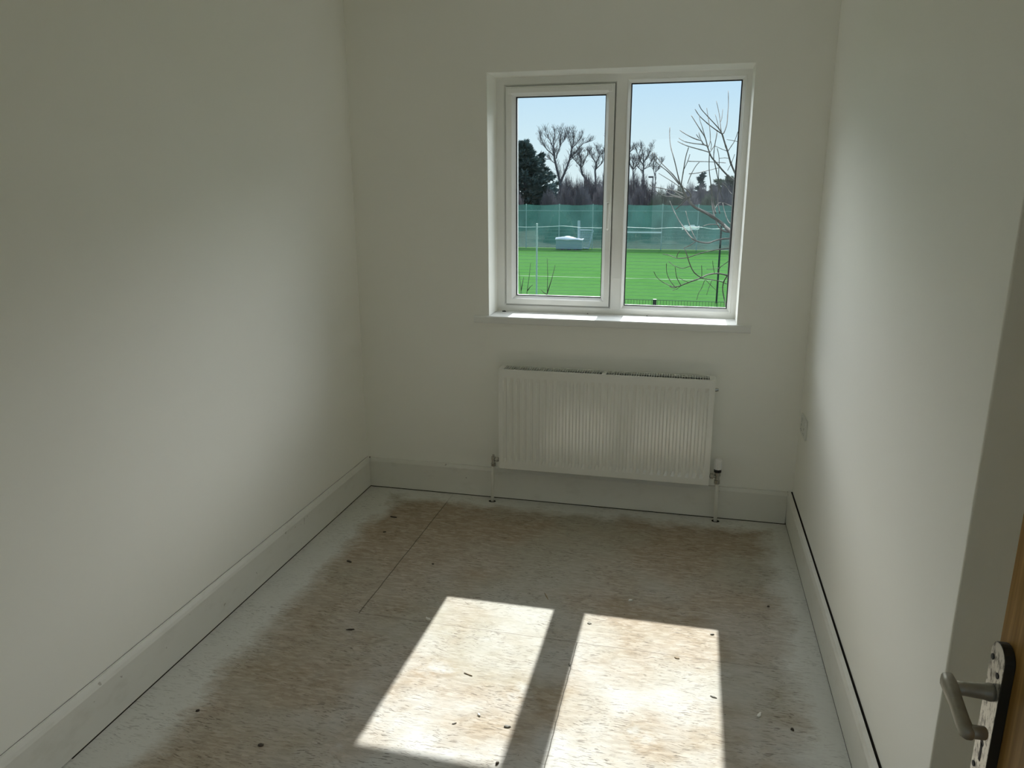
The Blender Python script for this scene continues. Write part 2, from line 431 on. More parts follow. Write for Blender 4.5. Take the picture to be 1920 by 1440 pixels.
# trickle vent on the top rail
v = MB().prism([(YF-.014, 1.989), (YF-.030, 1.985), (YF-.033, 1.964), (YF-.014, 1.955)], 'x', -.860, -.405)
v.box(-.878, -.860, YF-.027, YF-.014, 1.960, 1.988); v.box(-.405, -.388, YF-.027, YF-.014, 1.960, 1.988)
wpart(v, 'trickle_vent', M['upvc'], sash, bevel=.0015)
# handle
h = MB().prism([(-.398, 1.510), (-.3955, 1.517), (-.3865, 1.517), (-.384, 1.510), (-.384, 1.425), (-.3865, 1.418), (-.3955, 1.418), (-.398, 1.425)], 'y', YF-.027, YF-.014)
h.lathe([(.0085, YF-.042), (.0095, YF-.036), (.0095, YF-.026)], (-.391, 0, 1.462), 'y', 16)
h.tube([(-.391, YF-.040, 1.462), (-.391, YF-.046, 1.44), (-.3915, YF-.048, 1.40), (-.392, YF-.046, 1.352), (-.392, YF-.042, 1.344)], [.0075, .0075, .0065, .0075, .005], 10)
ho = wpart(h, 'window_handle', M['upvc'], sash, bevel=.001)
kh = MB().lathe([(.0032, YF-.0432), (.0032, YF-.0415)], (-.391, 0, 1.462), 'y', 12)
wpart(kh, 'keyhole', M['gasket'], sash)
# sill board with horns
s = MB(); s.box(WL, WR, YB-.001, YF+.01, WB-.034, WB)
s.prism([(YB, WB-.034), (YB-.016, WB-.034), (YB-.020, WB-.029), (YB-.020, WB-.006), (YB-.016, WB), (YB, WB)], 'x', -1.008, .279)
wpart(s, 'window_sill', M['sill'])

# ================================================================ RADIATOR
RX0, RX1, RZ0, RZ1 = -.8656, .1388, .1945, .693
RYF = YB-.100
rad = tag(empty('radiator', ((RX0+RX1)/2, YB-.055, 0)), 'white double panel radiator with vertical flutes, hung under the window', 'radiator')
RO = Vector(((RX0+RX1)/2, YB-.055, 0))
def rpart(mb, name, mat, parent=rad, **k):
    for v_ in mb.bm.verts: v_.co -= RO
    return mb.build(name, mat, parent, **k)
def fluted(y, sgn):
    """pressed panel: flat border, 30 vertical flutes with tapered ends"""
    mb = MB(); NX, xs = 30, []
    bx = .016; x0, x1 = RX0+bx, RX1-bx; pit = (x1-x0)/NX
    prof = [(0, 0), (.10, 0), (.28, .0085), (.58, .0085), (.76, 0)]     # (fraction of pitch, depth inwards)
    cols = [(RX0, 0)]
    for i in range(NX):
        for a, d in prof: cols.append((x0+(i+a)*pit, d))
    cols += [(x1, 0), (RX1, 0)]
    rows = [(RZ0, 0), (RZ0+.030, 0), (RZ0+.052, 1), (RZ1-.056, 1), (RZ1-.034, 0), (RZ1-.008, 0), (RZ1-.002, 0)]
    g = []
    for z_, k_ in rows:
        g.append([mb.bm.verts.new((x_, y+sgn*d*k_, z_)) for x_, d in cols])
    for a, b in zip(g, g[1:]):
        for i in range(len(cols)-1): mb.bm.faces.new((a[i], a[i+1], b[i+1], b[i]))
    # return edges
    def strip(vs_):
        w2 = [mb.bm.verts.new((v_.co.x, v_.co.y+sgn*.012, v_.co.z)) for v_ in vs_]
        for i in range(len(vs_)-1): mb.bm.faces.new((vs_[i], vs_[i+1], w2[i+1], w2[i]))
    strip(g[0]); strip(g[-1]); strip([r[0] for r in g]); strip([r[-1] for r in g])
    return mb
rpart(fluted(RYF, 1), 'front_panel', M['rad'])
rpart(fluted(YB-.018, -1), 'back_panel', M['rad'])
for xa, xb in ((RX0-.0015, RX0+.001), (RX1-.001, RX1+.0015)):
    rpart(MB().box(xa, xb, RYF+.003, YB-.019, RZ0+.004, RZ1+.004), 'side_panel', M['rad'])
# top grille: rim + slats in two runs, centre clip
gm = MB(); GZ = RZ1+.006
gm.box(RX0-.001, RX1+.001, RYF-.001, RYF+.006, RZ1-.002, GZ)
gm.box(RX0-.001, RX1+.001, YB-.022, YB-.017, RZ1-.002, GZ)
gm.box(RX0-.001, RX0+.024, RYF+.006, YB-.022, RZ1-.002, GZ); gm.box(RX1-.024, RX1+.001, RYF+.006, YB-.022, RZ1-.002, GZ)
xm = (RX0+RX1)/2
gm.box(xm-.009, xm+.009, RYF+.006, YB-.022, RZ1-.002, GZ)
x_ = RX0+.024+.0065
while x_ < RX1-.026:
    if abs(x_-xm) > .014: gm.box(x_-.0011, x_+.0011, RYF+.006, YB-.022, RZ1-.003, GZ-.001)
    x_ += .0115
rpart(gm, 'top_grille', M['rad'])
rpart(MB().lathe([(.004, GZ), (.0075, GZ+.002), (.0075, GZ+.004), (.004, GZ+.006)], (xm, YB-.058, 0), 'z', 12), 'grille_clip', M['rad'])
fin = MB()
fx = RX0+.03
while fx < RX1-.03:
    fin.box(fx, fx+.012, RYF+.016, YB-.036, RZ0+.05, RZ1-.018); fx += .024
rpart(fin, 'convector_fins', M['grille_dark'])
for bx in (RX0+.16, RX1-.16):
    rpart(MB().box(bx-.015, bx+.015, YB-.018, YB-.0005, RZ0+.02, RZ1-.06), 'wall_bracket', M['rad'])
rpart(MB().lathe([(.009, 0), (.009, .012), (.0065, .013), (.0065, .018)], (RX1, YB-.05, RZ1-.05), 'x', 12), 'bleed_plug', M['chrome'])
# valves and tails
VL, VR, VY = -.906, .178, 3.412
pl = MB(); pl.tube([(-.911, 3.401, -.03), (-.909, 3.405, .09), (VL, VY, .200)], .0078, 14)
rpart(pl, 'pipe', M['pipe'], smooth=True)
pr = MB(); pr.tube([(.184, 3.414, -.03), (.181, 3.413, .09), (VR, VY, .205)], .0085, 14)
rpart(pr, 'pipe', M['pipe'], smooth=True)
lv = MB()
lv.lathe([(.0105, -.030), (.0125, -.028), (.0125, -.014), (.0095, -.012), (.0095, .004), (.011, .006), (.011, .020), (.006, .022), (.006, .030)], (VL, VY, .216), 'z', 12)
lv.lathe([(.0075, .0), (.0075, .012), (.012, .013), (.012, .026), (.008, .027), (.008, .045)], (VL, VY, .222), 'x', 6)
rpart(lv, 'lockshield_valve', M['chrome'])
tv = empty('thermostatic_valve', (0, 0, 0), parent=rad)
b = MB()
b.lathe([(.0105, -.032), (.0135, -.030), (.0135, -.013), (.010, -.011), (.010, .006), (.0135, .008), (.0135, .026), (.0095, .028)], (VR, VY, .222), 'z', 12)
b.lathe([(.0075, -.052), (.0075, -.034), (.0125, -.033), (.0125, -.018), (.008, -.017), (.008, 0)], (VR, VY, .226), 'x', 6)
rpart(b, 'valve_body', M['chrome'], tv)
rpart(MB().lathe([(.0150, .248), (.0168, .249), (.0168, .262), (.0150, .263)], (VR, VY, 0), 'z', 24), 'collar', M['black'], tv, smooth=False)
hd = MB()
pr_ = []
for k in range(32):
    a = 2*PI*k/32; r_ = .0185 if k % 4 < 2 else .0165; pr_.append((VR+r_*math.cos(a), VY+r_*math.sin(a)))
hd.prism(pr_, 'z', .2635, .303)
hd.lathe([(.0165, .303), (.0160, .309), (.0125, .3135), (.006, .315)], (VR, VY, 0), 'z', 24)
rpart(hd, 'valve_head', M['trv'], tv, bevel=.001)

# ================================================================ SOCKET on the right wall
SC = Vector((XR, 3.312, .527))
so = tag(empty('wall_socket', SC), 'white double socket plate low on the right wall near the corner', 'socket')
so_b = MB(); so_b.box(-.009, 0, -.073, .073, -.043, .043)
so_b.build('face_plate', M['socket'], so, bevel=.003)
for yy in (-.036, .036):
    s_ = MB(); s_.box(-.0105, -.009, yy-.0075, yy+.0075, .012, .030); s_.build('switch', M['socket'], so)
    s_ = MB(); s_.box(-.0094, -.0088, yy-.002, yy+.002, -.006, .004); s_.box(-.0094, -.0088, yy-.014, yy-.008, -.026, -.022); s_.box(-.0094, -.0088, yy+.008, yy+.014, -.026, -.022)
    s_.build('pin_holes', M['gasket'], so)

# ================================================================ DOOR, open 90 degrees beside the photographer
DX, DE = .378, .884                          # face and free edge
door = struct(empty('door_1', (DX, .10, 0)))
def dpart(mb, name, mat, parent=door, **k):
    for v_ in mb.bm.verts: v_.co -= Vector((DX, .10, 0))
    return mb.build(name, mat, parent, **k)
dpart(MB().box(DX, DX+.040, .122, DE, .008, 1.985), 'door_leaf', M['door'], bevel=.0015)
dh = empty('door_handle', (0, 0, 0), parent=door)
PC = .8545; PZT, PZB, PR = 1.027, .820, .0195   # back plate: centre, top, bottom, half width
prof = []
for k in range(13): a = PI*k/12; prof.append((PC+PR*math.cos(a), PZT-PR+PR*math.sin(a)))
for k in range(13): a = PI+PI*k/12; prof.append((PC+PR*math.cos(a), PZB+PR+PR*math.sin(a)))
bp = dpart(MB().prism(prof, 'x', DX-.0115, DX), 'back_plate', M['worn'], dh, bevel=.0012, seg=3)
bp.data.materials.append(simple('shaded_edge', (.035, .030, .022), .55, .3))  # plate sides coloured dark to stand for their shade
for p_ in bp.data.polygons:
    if abs(p_.normal.x) < .5: p_.material_index = 1
hl = MB(); XP = DX-.0115
kz = .884
hl.prism([(PC+.004*math.cos(2*PI*k/14), kz+.010+.004*math.sin(2*PI*k/14)) for k in range(14)], 'x', XP-.0004, XP+.002)
hl.prism([(PC-.0022, kz-.014), (PC+.0022, kz-.014), (PC+.0022, kz+.010), (PC-.0022, kz+.010)], 'x', XP-.0004, XP+.002)
dpart(hl, 'keyhole', M['gasket'], dh)
for (yy, zz) in ((PC+.0115, 1.003), (PC-.007, .990), (PC+.0115, .856), (PC-.007, .838)):
    dpart(MB().lathe([(.0036, XP-.0008), (.0036, XP+.001)], (0, yy, zz), 'x', 12), 'screw_hole', M['gasket'], dh)
LZ = .966
lm = MB()
lm.lathe([(.0098, XP+.001), (.0105, XP-.004), (.0092, XP-.010), (.0080, XP-.030), (.0080, DX-.056)], (0, PC-.004, LZ), 'x', 18)
# grip: flattened bar running back towards the hinge, ends turned to the leaf
gx = DX-.056
def ring(c, wx, wz, n=14):
    def se(v_): return math.copysign(abs(v_)**.6, v_)
    return [(c[0]+wx*se(math.cos(2*PI*k/n)), c[1], c[2]+wz*se(math.sin(2*PI*k/n))) for k in range(n)]
def dr(t_): return LZ-.014*max(0, t_)**1.3            # the worn lever hangs a little
secs = [((gx+.002, PC+.0125, LZ-.001), .004, .0065), ((gx, PC+.010, LZ), .0070, .0098), ((gx, PC-.004, LZ), .0078, .0098), ((gx, PC-.026, dr(.4)), .0070, .0080), ((gx, PC-.050, dr(.8)), .0072, .0080),
        ((gx+.001, PC-.062, dr(1)), .0072, .0078), ((gx+.002, PC-.0685, dr(1)-.0004), .0050, .0058)]
rings = [[lm.bm.verts.new(p) for p in ring(*s_)] for s_ in secs]
for a, b_ in zip(rings, rings[1:]):
    for k in range(14): lm.bm.faces.new((a[k], a[(k+1) % 14], b_[(k+1) % 14], b_[k]))
lm.bm.faces.new(rings[0]); lm.bm.faces.new(rings[-1][::-1])
lm.tube([(gx, PC-.061, dr(1)), (gx+.010, PC-.0612, dr(1)), (gx+.019, PC-.061, dr(1)), (gx+.0208, PC-.061, dr(1))], [.0070, .0074, .0073, .0058], 14)
dpart(lm, 'lever', M['lever'], dh, smooth=True)

# ================================================================ DEBRIS on the floor and the sill
RN = random.Random(7)
M['flake_w'] = simple('plaster_flake', (.80, .79, .74), .8, var=.05)
M['flake_d'] = simple('dark_crumb', (.075, .06, .045), .8, var=.3, scale=90)
M['flake_b'] = simple('brown_chip', (.30, .23, .15), .8, var=.2, scale=90)
M['splinter'] = simple('tan_splinter', (.42, .33, .21), .8, var=.2, scale=60)
M['flake_g'] = simple('grey_chip', (.26, .245, .215), .8, var=.2, scale=90)
def chip(name, label, px, py, L, W, H, ang, mat, curl=0., z0=0., group=None, cat=None):
    """small irregular fragment: a faceted shard of its own length, width and thickness"""
    p = on_floor(px, py, z0)
    mb = MB(); n = 9; top = []; bot = []
    for k in range(n):
        a = 2*PI*k/n; r = 1+RN.uniform(-.28, .22)
        x, y = L/2*math.cos(a)*r, W/2*math.sin(a)*r
        zb = curl*(x/(L/2))**2*H
        bot.append(mb.bm.verts.new((x, y, zb))); top.append(mb.bm.verts.new((x*.82, y*.78, zb+H*RN.uniform(.7, 1.1))))
    for k in range(n): mb.bm.faces.new((bot[k], bot[(k+1) % n], top[(k+1) % n], top[k]))
    mb.bm.faces.new(bot[::-1]); c = mb.bm.verts.new((0, 0, H))
    for k in range(n): mb.bm.faces.new((top[k], top[(k+1) % n], c))
    o = mb.build(name, M[mat]); o.location = (p.x, p.y, z0); o.rotation_euler.z = ang
    return tag(o, label, cat or name.split('_')[-1], group)
DEB = [
 ('plaster_flake', 'small white plaster flake on shaded boards behind the right sunlit patch', 1182, 1126, .022, .016, .004, .3, 'flake_w', 0),
 ('plaster_flake', 'curled white plaster flake on shaded boards right of the right sunlit patch', 1423, 1342, .030, .011, .004, 1.0, 'flake_w', .6),
 ('debris_chip', 'dark grey chip lying at the right edge of the left sunlit patch', 951, 1363, .022, .009, .005, .1, 'flake_g', 0),
 ('wood_chip', 'brown wood chip in the upper middle of the right sunlit patch', 1270, 1234, .022, .013, .003, -.4, 'flake_b', 0),
 ('wood_splinter', 'long thin tan splinter on shaded boards behind the gap between sunlit patches', 1024, 1117, .062, .005, .003, -1.1, 'splinter', 0),
 ('wood_splinter', 'dark splinter on shaded boards to the left of the left sunlit patch', 657, 1181, .032, .007, .003, .35, 'flake_d', 0),
 ('debris_flake', 'dark brown flake near the back left corner, nearer the back wall', 738, 970, .036, .012, .004, -.2, 'flake_d', 0),
 ('debris_crumb', 'small dark crumb near the back left corner, just in front of the brown flake', 721, 998, .016, .009, .005, .5, 'flake_d', 0),
 ('debris_flake', 'dark flake on the shaded boards beside the paint border on the left', 655, 1053, .030, .011, .004, -.3, 'flake_d', 0),
 ('debris_crumb', 'tiny black crumb on shaded boards behind and right of the right sunlit patch', 1441, 1138, .010, .008, .005, 0, 'flake_d', 0),
 ('debris_crumb', 'tiny black crumb on the white paint border near the right skirting', 1486, 1369, .010, .010, .005, 0, 'flake_d', 0),
 ('debris_crumb', 'dark crumb inside the back right corner of the right sunlit patch', 1335, 1190, .016, .006, .004, .2, 'flake_g', 0),
 ('debris_flake', 'grey flake inside the back left corner of the right sunlit patch', 1105, 1169, .018, .012, .003, -.7, 'flake_g', 0),
 ('debris_crumb', 'dark crumb at the front right corner of the left sunlit patch', 932, 1432, .013, .009, .006, .9, 'flake_d', 0),
 ('plaster_flake', 'white plaster flake lit at the left edge of the left sunlit patch', 803, 1162, .026, .014, .006, -.3, 'flake_w', .5),
 ('plaster_flake', 'pale plaster flake towards the front middle of the left sunlit patch', 898, 1341, .014, .006, .004, -.7, 'flake_w', .4),
 ('wood_splinter', 'thin dark splinter in the middle of the left sunlit patch', 878, 1265, .034, .004, .003, -.3, 'flake_b', 0),
 ('wood_splinter', 'short dark splinter near the front of the left sunlit patch', 852, 1357, .017, .004, .003, .55, 'flake_g', 0),
 ('wood_splinter', 'thin dark splinter near the right edge of the right sunlit patch', 1337, 1307, .026, .006, .003, -.35, 'flake_g', 0),
 ('debris_chip', 'dark chip on the shaded boards in the front left of the room', 489, 1398, .018, .013, .005, .5, 'flake_d', 0),
 ('debris_crumb', 'dark crumb on shaded boards beside the left paint border, near the front', 371, 1333, .013, .011, .005, .5, 'flake_d', 0),
 ('debris_crumb', 'small dark crumb at the left end of the gap line between the sunlit patches', 1068, 1247, .015, .007, .004, -1.1, 'flake_g', 0),
 ('debris_crumb', 'tiny dark crumb on shaded boards midway between radiator and sunlit patches', 812, 1058, .010, .008, .004, 0, 'flake_d', 0),
]
for d in DEB: chip(*d)
chip('screw_cap', 'small black plastic plug on the left end of the window sill', 945, 584.5, .022, .010, .006, -.1, 'black', z0=WB, cat='plug')
chip('debris_crumb', 'tiny grey crumb on the sill under the mullion, left of its shadow', 1102, 588.5, .007, .006, .004, 0, 'flake_g', z0=WB)
chip('debris_crumb', 'tiny grey crumb on the sill under the fixed window pane', 1213, 593, .006, .006, .004, 0, 'flake_g', z0=WB)

# ================================================================ OUTSIDE
ZG = -2.77                                   # ground, one storey down
def turf_mat():
    t = NT('sports_turf'); p = t.pos()
    n = t.noise(p, 3., 5., .65); b = t.noise(p, .08, 2.)
    c = t.mix(t.ramp(n, (.3, 0.), (.7, 1.)), (0.035, 0.102, 0.024), (0.045, 0.125, 0.033))
    c = t.mix(t.math('MULTIPLY', t.ramp(b, (.35, 0.), (.65, 1.)), .35), c, (0.053, 0.122, 0.043))
    return t.bsdf(c, 1., 0, 0.)
def earth_mat():
    t = NT('rough_ground'); p = t.pos(); n = t.noise(p, 1.2, 5., .65)
    return t.bsdf(t.ramp(n, (.3, (.022, .026, .014)), (.6, (.035, .034, .020)), (.8, (.022, .034, .014))), .95, 0, .1)
M['turf'] = turf_mat(); M['earth'] = earth_mat()
M['line'] = simple('pitch_paint', (.13, .20, .11), .9)
bark = NT('grey_bark'); bo = bark.n('ShaderNodeTexCoord').outputs['Object']; bn = bark.noise(bo, 24., 4., .6)
M['bark'] = bark.bsdf(bark.ramp(bn, (.3, (.04, .037, .03)), (.7, (.10, .094, .08))), .85, 0, .15, bn, .3, .004)
M['bark_far'] = simple('dark_bark', (.10, .095, .10), .9, var=.25, scale=3)
M['twig'] = simple('far_twigs', (.13, .125, .13), .9, var=.2, scale=3)
M['scrub'] = simple('scrub_twigs', (.17, .155, .162), .9, var=.3, scale=1.2)
M['scrub_g'] = simple('scrub_green', (.13, .15, .10), .9, var=.3, scale=1.2)
M['conifer'] = simple('conifer_needles', (.085, .13, .12), .85, var=.4, scale=1.5)
M['conifer_b'] = simple('conifer_olive', (.05, .055, .025), .85, var=.4, scale=1.5)
M['galv'] = simple('galvanised_post', (.46, .54, .53), .5, .2)
M['dkgreen'] = simple('dark_green_post', (.012, .02, .018), .5)
M['wire'] = simple('net_cord', (.20, .26, .24), .7)
M['mesh_wire'] = simple('green_mesh_wire', (.06, .11, .05), .6)
M['fence_post'] = simple('pale_fence_post', (.30, .42, .40), .5)
M['box_white'] = simple('white_sheet', (.80, .83, .84), .6)
M['box_side'] = simple('pale_panel', (.30, .42, .41), .6)
M['frame_pale'] = simple('pale_tube', (.42, .52, .55), .5)
def net_mat():
    t = NT('debris_netting'); o = t.pos()
    n = t.noise(t.mapping(o, scale=(1, 1, .5)), .9, 4., .6)
    c = t.mix(t.ramp(n, (.35, 0.), (.68, 1.)), (.028, .088, .078), (.048, .142, .128))
    tr = t.n('ShaderNodeBsdfTransparent'); df = t.n('ShaderNodeBsdfDiffuse'); tl = t.n('ShaderNodeBsdfTranslucent')
    t.l(c, df.inputs[0]); t.l(c, tl.inputs[0])
    a = t.n('ShaderNodeMixShader'); a.inputs[0].default_value = .35; t.l(df.outputs[0], a.inputs[1]); t.l(tl.outputs[0], a.inputs[2])
    b = t.n('ShaderNodeMixShader'); b.inputs[0].default_value = .68; t.l(tr.outputs[0], b.inputs[1]); t.l(a.outputs[0], b.inputs[2])
    t.l(b.outputs[0], t.out.inputs[0]); return t.m
M['net'] = net_mat()

# ground
struct(MB().box(-160, 120, 3.9, 420, ZG-.3, ZG-.02).build('ground', M['earth']))
pitch = struct(empty('pitch', (-5, 36, ZG)))
MB().box(-40, 45, 17-36, 57.4-36, -.03, 0).build('turf', M['turf'], pitch)
MB().box(-40, 45, 37.85-36, 37.97-36, 0, .006).build('pitch_line', M['line'], pitch)
MB().box(-40, 45, 56.6-36, 56.7-36, 0, .006).build('pitch_line', M['line'], pitch)

# ---- netted fence along the far side of the pitch: panels between posts, 2.55 m apart
YN = 57.0
nf = tag(empty('netted_fence', (0, YN, ZG)), 'tall fence hung with green debris netting along the far side of the pitch', 'fence')
HN = at_y(1100, 383.5, YN).z - ZG
x0 = at_y(1177, 384, YN).x
PITCHX = at_y(1243, 384, YN).x - x0
RN2 = random.Random(3)
for k in range(-9, 9):
    xa = x0+k*PITCHX
    MB().tube([(xa, -.04, 0), (xa, -.04, HN+.05)], .035, 8).build('post', M['fence_post'], nf)
for k in range(-9, 8):
    xa = x0+k*PITCHX; mb = MB(); nx, nz = 10, 8; g = []
    for j in range(nz+1):
        row = []
        for i in range(nx+1):
            u, v_ = i/nx, j/nz
            y = .02+.07*math.sin(u*PI)*math.sin(v_*PI*1.3+k)+RN2.uniform(-.03, .03)*(0 < i < nx)
            z = .04+(HN-.04)*v_-(.07*math.sin(u*PI)*RN2.uniform(.6, 1) if j == nz else 0)
            row.append(mb.bm.verts.new((xa+PITCHX*u, y, z)))
        g.append(row)
    for a, b_ in zip(g, g[1:]):
        for i in range(nx): mb.bm.faces.new((a[i], a[i+1], b_[i+1], b_[i]))
    mb.build('netting_panel', M['net'], nf, smooth=True)
zr = at_y(1240, 396, YN).z-ZG
MB().tube([(x0-9*PITCHX, -.05, zr), (x0+8*PITCHX, -.05, zr)], .018, 6).build('rail', M['fence_post'], nf)
zr = at_y(1200, 435.5, YN).z-ZG
MB().box(x0, x0+PITCHX*1.0, -.10, -.05, zr-.05, zr+.05).build('rail', M['box_white'], nf)

# ---- ball-stop fence of thin cords in the middle of the pitch
YW = 30.2
bf = tag(empty('ball_stop_fence', (0, YW, ZG)), 'fence of thin horizontal cords on tall posts crossing the near side of the pitch', 'fence')
topz = at_y(1005, 425, YW).z-ZG
pw_ = at_y(1006, 555, YW).x
for xa, mt, yy in ((pw_, 'galv', 0), (at_y(1349, 480, YW).x, 'dkgreen', 0), (pw_-7.3, 'galv', 0), (at_y(1349, 480, YW).x+7.3, 'dkgreen', 0)):  # dark material on the right-hand posts paints in their backlit shade
    MB().tube([(xa, yy, 0), (xa, yy, topz+.12)], .036, 10).build('post', M[mt], bf)
cd = MB(); RN3 = random.Random(11)
z_ = .06; xs0, xs1 = pw_-7.3, at_y(1349, 480, YW).x+7.3
while z_ < topz-.05:
    pts = [(xs0+(xs1-xs0)*i/24, 0, z_+RN3.uniform(-.008, .008)) for i in range(25)]
    cd.tube(pts, .0042, 4, cap=False); z_ += .135
cd.build('cords', M['wire'], bf)
pts = [(xs0+(xs1-xs0)*i/60, 0, topz+.03*math.sin(i*.9)+RN3.uniform(-.02, .02)) for i in range(61)]
MB().tube(pts, .008, 5, cap=False).build('top_cord', M['fence_post'], bf)

# ---- low welded mesh fence just below the window
YM = 13.0
mf = tag(empty('mesh_fence', (0, YM, ZG)), 'green welded mesh fence with a dark post, low in the right window pane', 'fence')
mz = at_y(1300, 565, YM).z-ZG
px0 = at_y(1227, 570, YM).x
for k in range(-2, 3):
    xa = px0+k*2.5; mb = MB(); zt = mz
    i = 0
    while i*.05 < 2.5 and k < 2:
        mb.tube([(xa+i*.05, 0, .05), (xa+i*.05, 0, zt)], .0028, 4, cap=False); i += 1
    z_ = .1
    while z_ <= zt+.001 and k < 2:
        mb.tube([(xa, -.006, z_), (xa+2.5, -.006, z_)], .0028, 4, cap=False); z_ += .2
    if k < 2:
        mb.tube([(xa, -.006, zt), (xa+2.5, -.006, zt)], .004, 4, cap=False)
        mb.build('mesh_panel', M['mesh_wire'], mf)
    MB().box(xa-.03, xa+.03, .01, .07, 0, zt+.01).build('post', M['dkgreen'], mf)

# ---- things standing against the netting
def skip_box():
    a = at_y(1042, 466, 55.4); b = at_y(1091, 466, 55.4); x0_, x1_ = a.x, b.x
    h = at_y(1042, 449, 55.4).z-ZG
    o = tag(empty('storage_box', ((x0_+x1_)/2, 55.4, ZG)), 'low pale box with a bright white crumpled cover, by the netting', 'box')
    W = (x1_-x0_)/2
    MB().box(-W, W, 0, .65, .06, h).build('body', M['box_side'], o, bevel=.02)
    t = MB(); nx, ny = 14, 5; g = []
    for j in range(ny+1):
        row = []
        for i in range(nx+1):
            u, v_ = i/nx, j/ny
            z = h+.05+.22*math.exp(-((u-.36)/.25)**2)*math.sin(v_*PI*.8+.3)+.05*math.sin(u*9+v_*4)
            if j == 0: z = h-.02+.03*math.sin(u*11)
            row.append(t.bm.verts.new((-W-.05+(2*W+.1)*u, -.05+.75*v_, z)))
        g.append(row)
    for a_, b_ in zip(g, g[1:]):
        for i in range(nx): t.bm.faces.new((a_[i], a_[i+1], b_[i+1], b_[i]))
    c = t.build('cover', M['box_white'], o, smooth=True)
    s_ = c.modifiers.new('solid', 'SOLIDIFY'); s_.thickness = .02
    for i in range(3): MB().box(-W*.6+i*W*.5, -W*.6+i*W*.5+.22, -.10, .2, 0, .07).build('foot', M['black'], o)
skip_box()
def goal_frame():
    Y_ = 56.35; o_ = at_y(1086, 466, Y_)
    o = tag(empty('goal_frame', (o_.x, Y_, ZG)), 'pale goal frame standing folded against the netting beside the white-covered box', 'goal')
    def L(px, py, dy=0): p = at_y(px, py, Y_); return Vector((p.x-o_.x, dy, p.z-ZG))
    r = .055
    MB().tube([L(1085.5, 466), L(1085.5, 414)], .10, 10).build('upright', M['frame_pale'], o)
    MB().tube([L(1104, 466, -.06), L(1112, 432, 0)], r, 10).build('upright', M['frame_pale'], o)
    MB().tube([L(1086, 431), L(1112, 432)], r, 10).build('crossbar', M['frame_pale'], o)
    MB().tube([L(1086, 465), L(1104, 466, -.06)], r, 10).build('base_bar', M['frame_pale'], o)
    n = MB(); a, b, c, d = L(1087, 433), L(1111, 433), L(1103.5, 465, -.05), L(1087, 465)
    for i in range(11):
        u = i/10; n.tube([a.lerp(b, u), d.lerp(c, u)], .012, 4, cap=False); n.tube([a.lerp(d, u), b.lerp(c, u)], .012, 4, cap=False)
    n.build('net', M['frame_pale'], o)
goal_frame()
def sheet_pile(name, label, px0_, px1_, pyt, pyb, Y_, mat, seed):
    a = at_y(px0_, pyb, Y_); b = at_y(px1_, pyt, Y_); R = random.Random(seed)
    W, h = (b.x-a.x)/2, b.z-ZG; o = MB(); nx, ny = 12, 6; g = []
    for j in range(ny+1):
        row = []
        for i in range(nx+1):
            u, v_ = i/nx*2-1, j/ny*2-1
            z = h*max(0, (1-abs(u)**3))*max(0, (1-abs(v_)**3))*(1+R.uniform(-.2, .12))
            row.append(o.bm.verts.new((W*u, 1.0*v_, z)))
        g.append(row)
    for p_, q_ in zip(g, g[1:]):
        for i in range(nx): o.bm.faces.new((p_[i], p_[i+1], q_[i+1], q_[i]))
    o.bm.faces.new([r[0] for r in g][::-1]+g[0][1:]+[r[-1] for r in g][1:]+g[-1][1:-1][::-1])
    c = o.build(name, M[mat]); c['label'] = label; c.location = ((a.x+b.x)/2, Y_, ZG-.02); return c
def plastic_sheet():
    t = NT('white_plastic'); df = t.n('ShaderNodeBsdfDiffuse'); tl = t.n('ShaderNodeBsdfTranslucent'); mx = t.n('ShaderNodeMixShader')
    df.inputs[0].default_value = tl.inputs[0].default_value = (.75, .82, .80, 1); mx.inputs[0].default_value = .6
    t.l(df.outputs[0], mx.inputs[1]); t.l(tl.outputs[0], mx.inputs[2]); t.l(mx.outputs[0], t.out.inputs[0])
    Y_ = 56.6; c = at_y(1295, 427, Y_); R = random.Random(5); mb = MB(); g = []
    W, H_ = 15*Y_/FPX, 5*Y_/FPX
    for j in range(4):
        row = []
        for i in range(11):
            u = i/10*2-1; v_ = j/3*2-1
            hz_ = H_*(1-.35*abs(u))*(1+R.uniform(-.25, .15)*(j in (0, 3)))
            row.append(mb.bm.verts.new((W*u, R.uniform(-.06, .06), hz_*v_+.05*math.sin(u*7))))
        g.append(row)
    for p_, q_ in zip(g, g[1:]):
        for i in range(10): mb.bm.faces.new((p_[i], p_[i+1], q_[i+1], q_[i]))
    o = mb.build('plastic_sheet', t.m); o.location = c
    s_ = o.modifiers.new('solid', 'SOLIDIFY'); s_.thickness = .01
    tag(o, 'torn white plastic sheet caught on the green netting, right window pane', 'sheet')
plastic_sheet()
tag(sheet_pile('earth_mound', 'brown earth mound behind the netting above the white-covered box', 1022, 1082, 398, 440, 64, 'earth', 8), cat='mound')

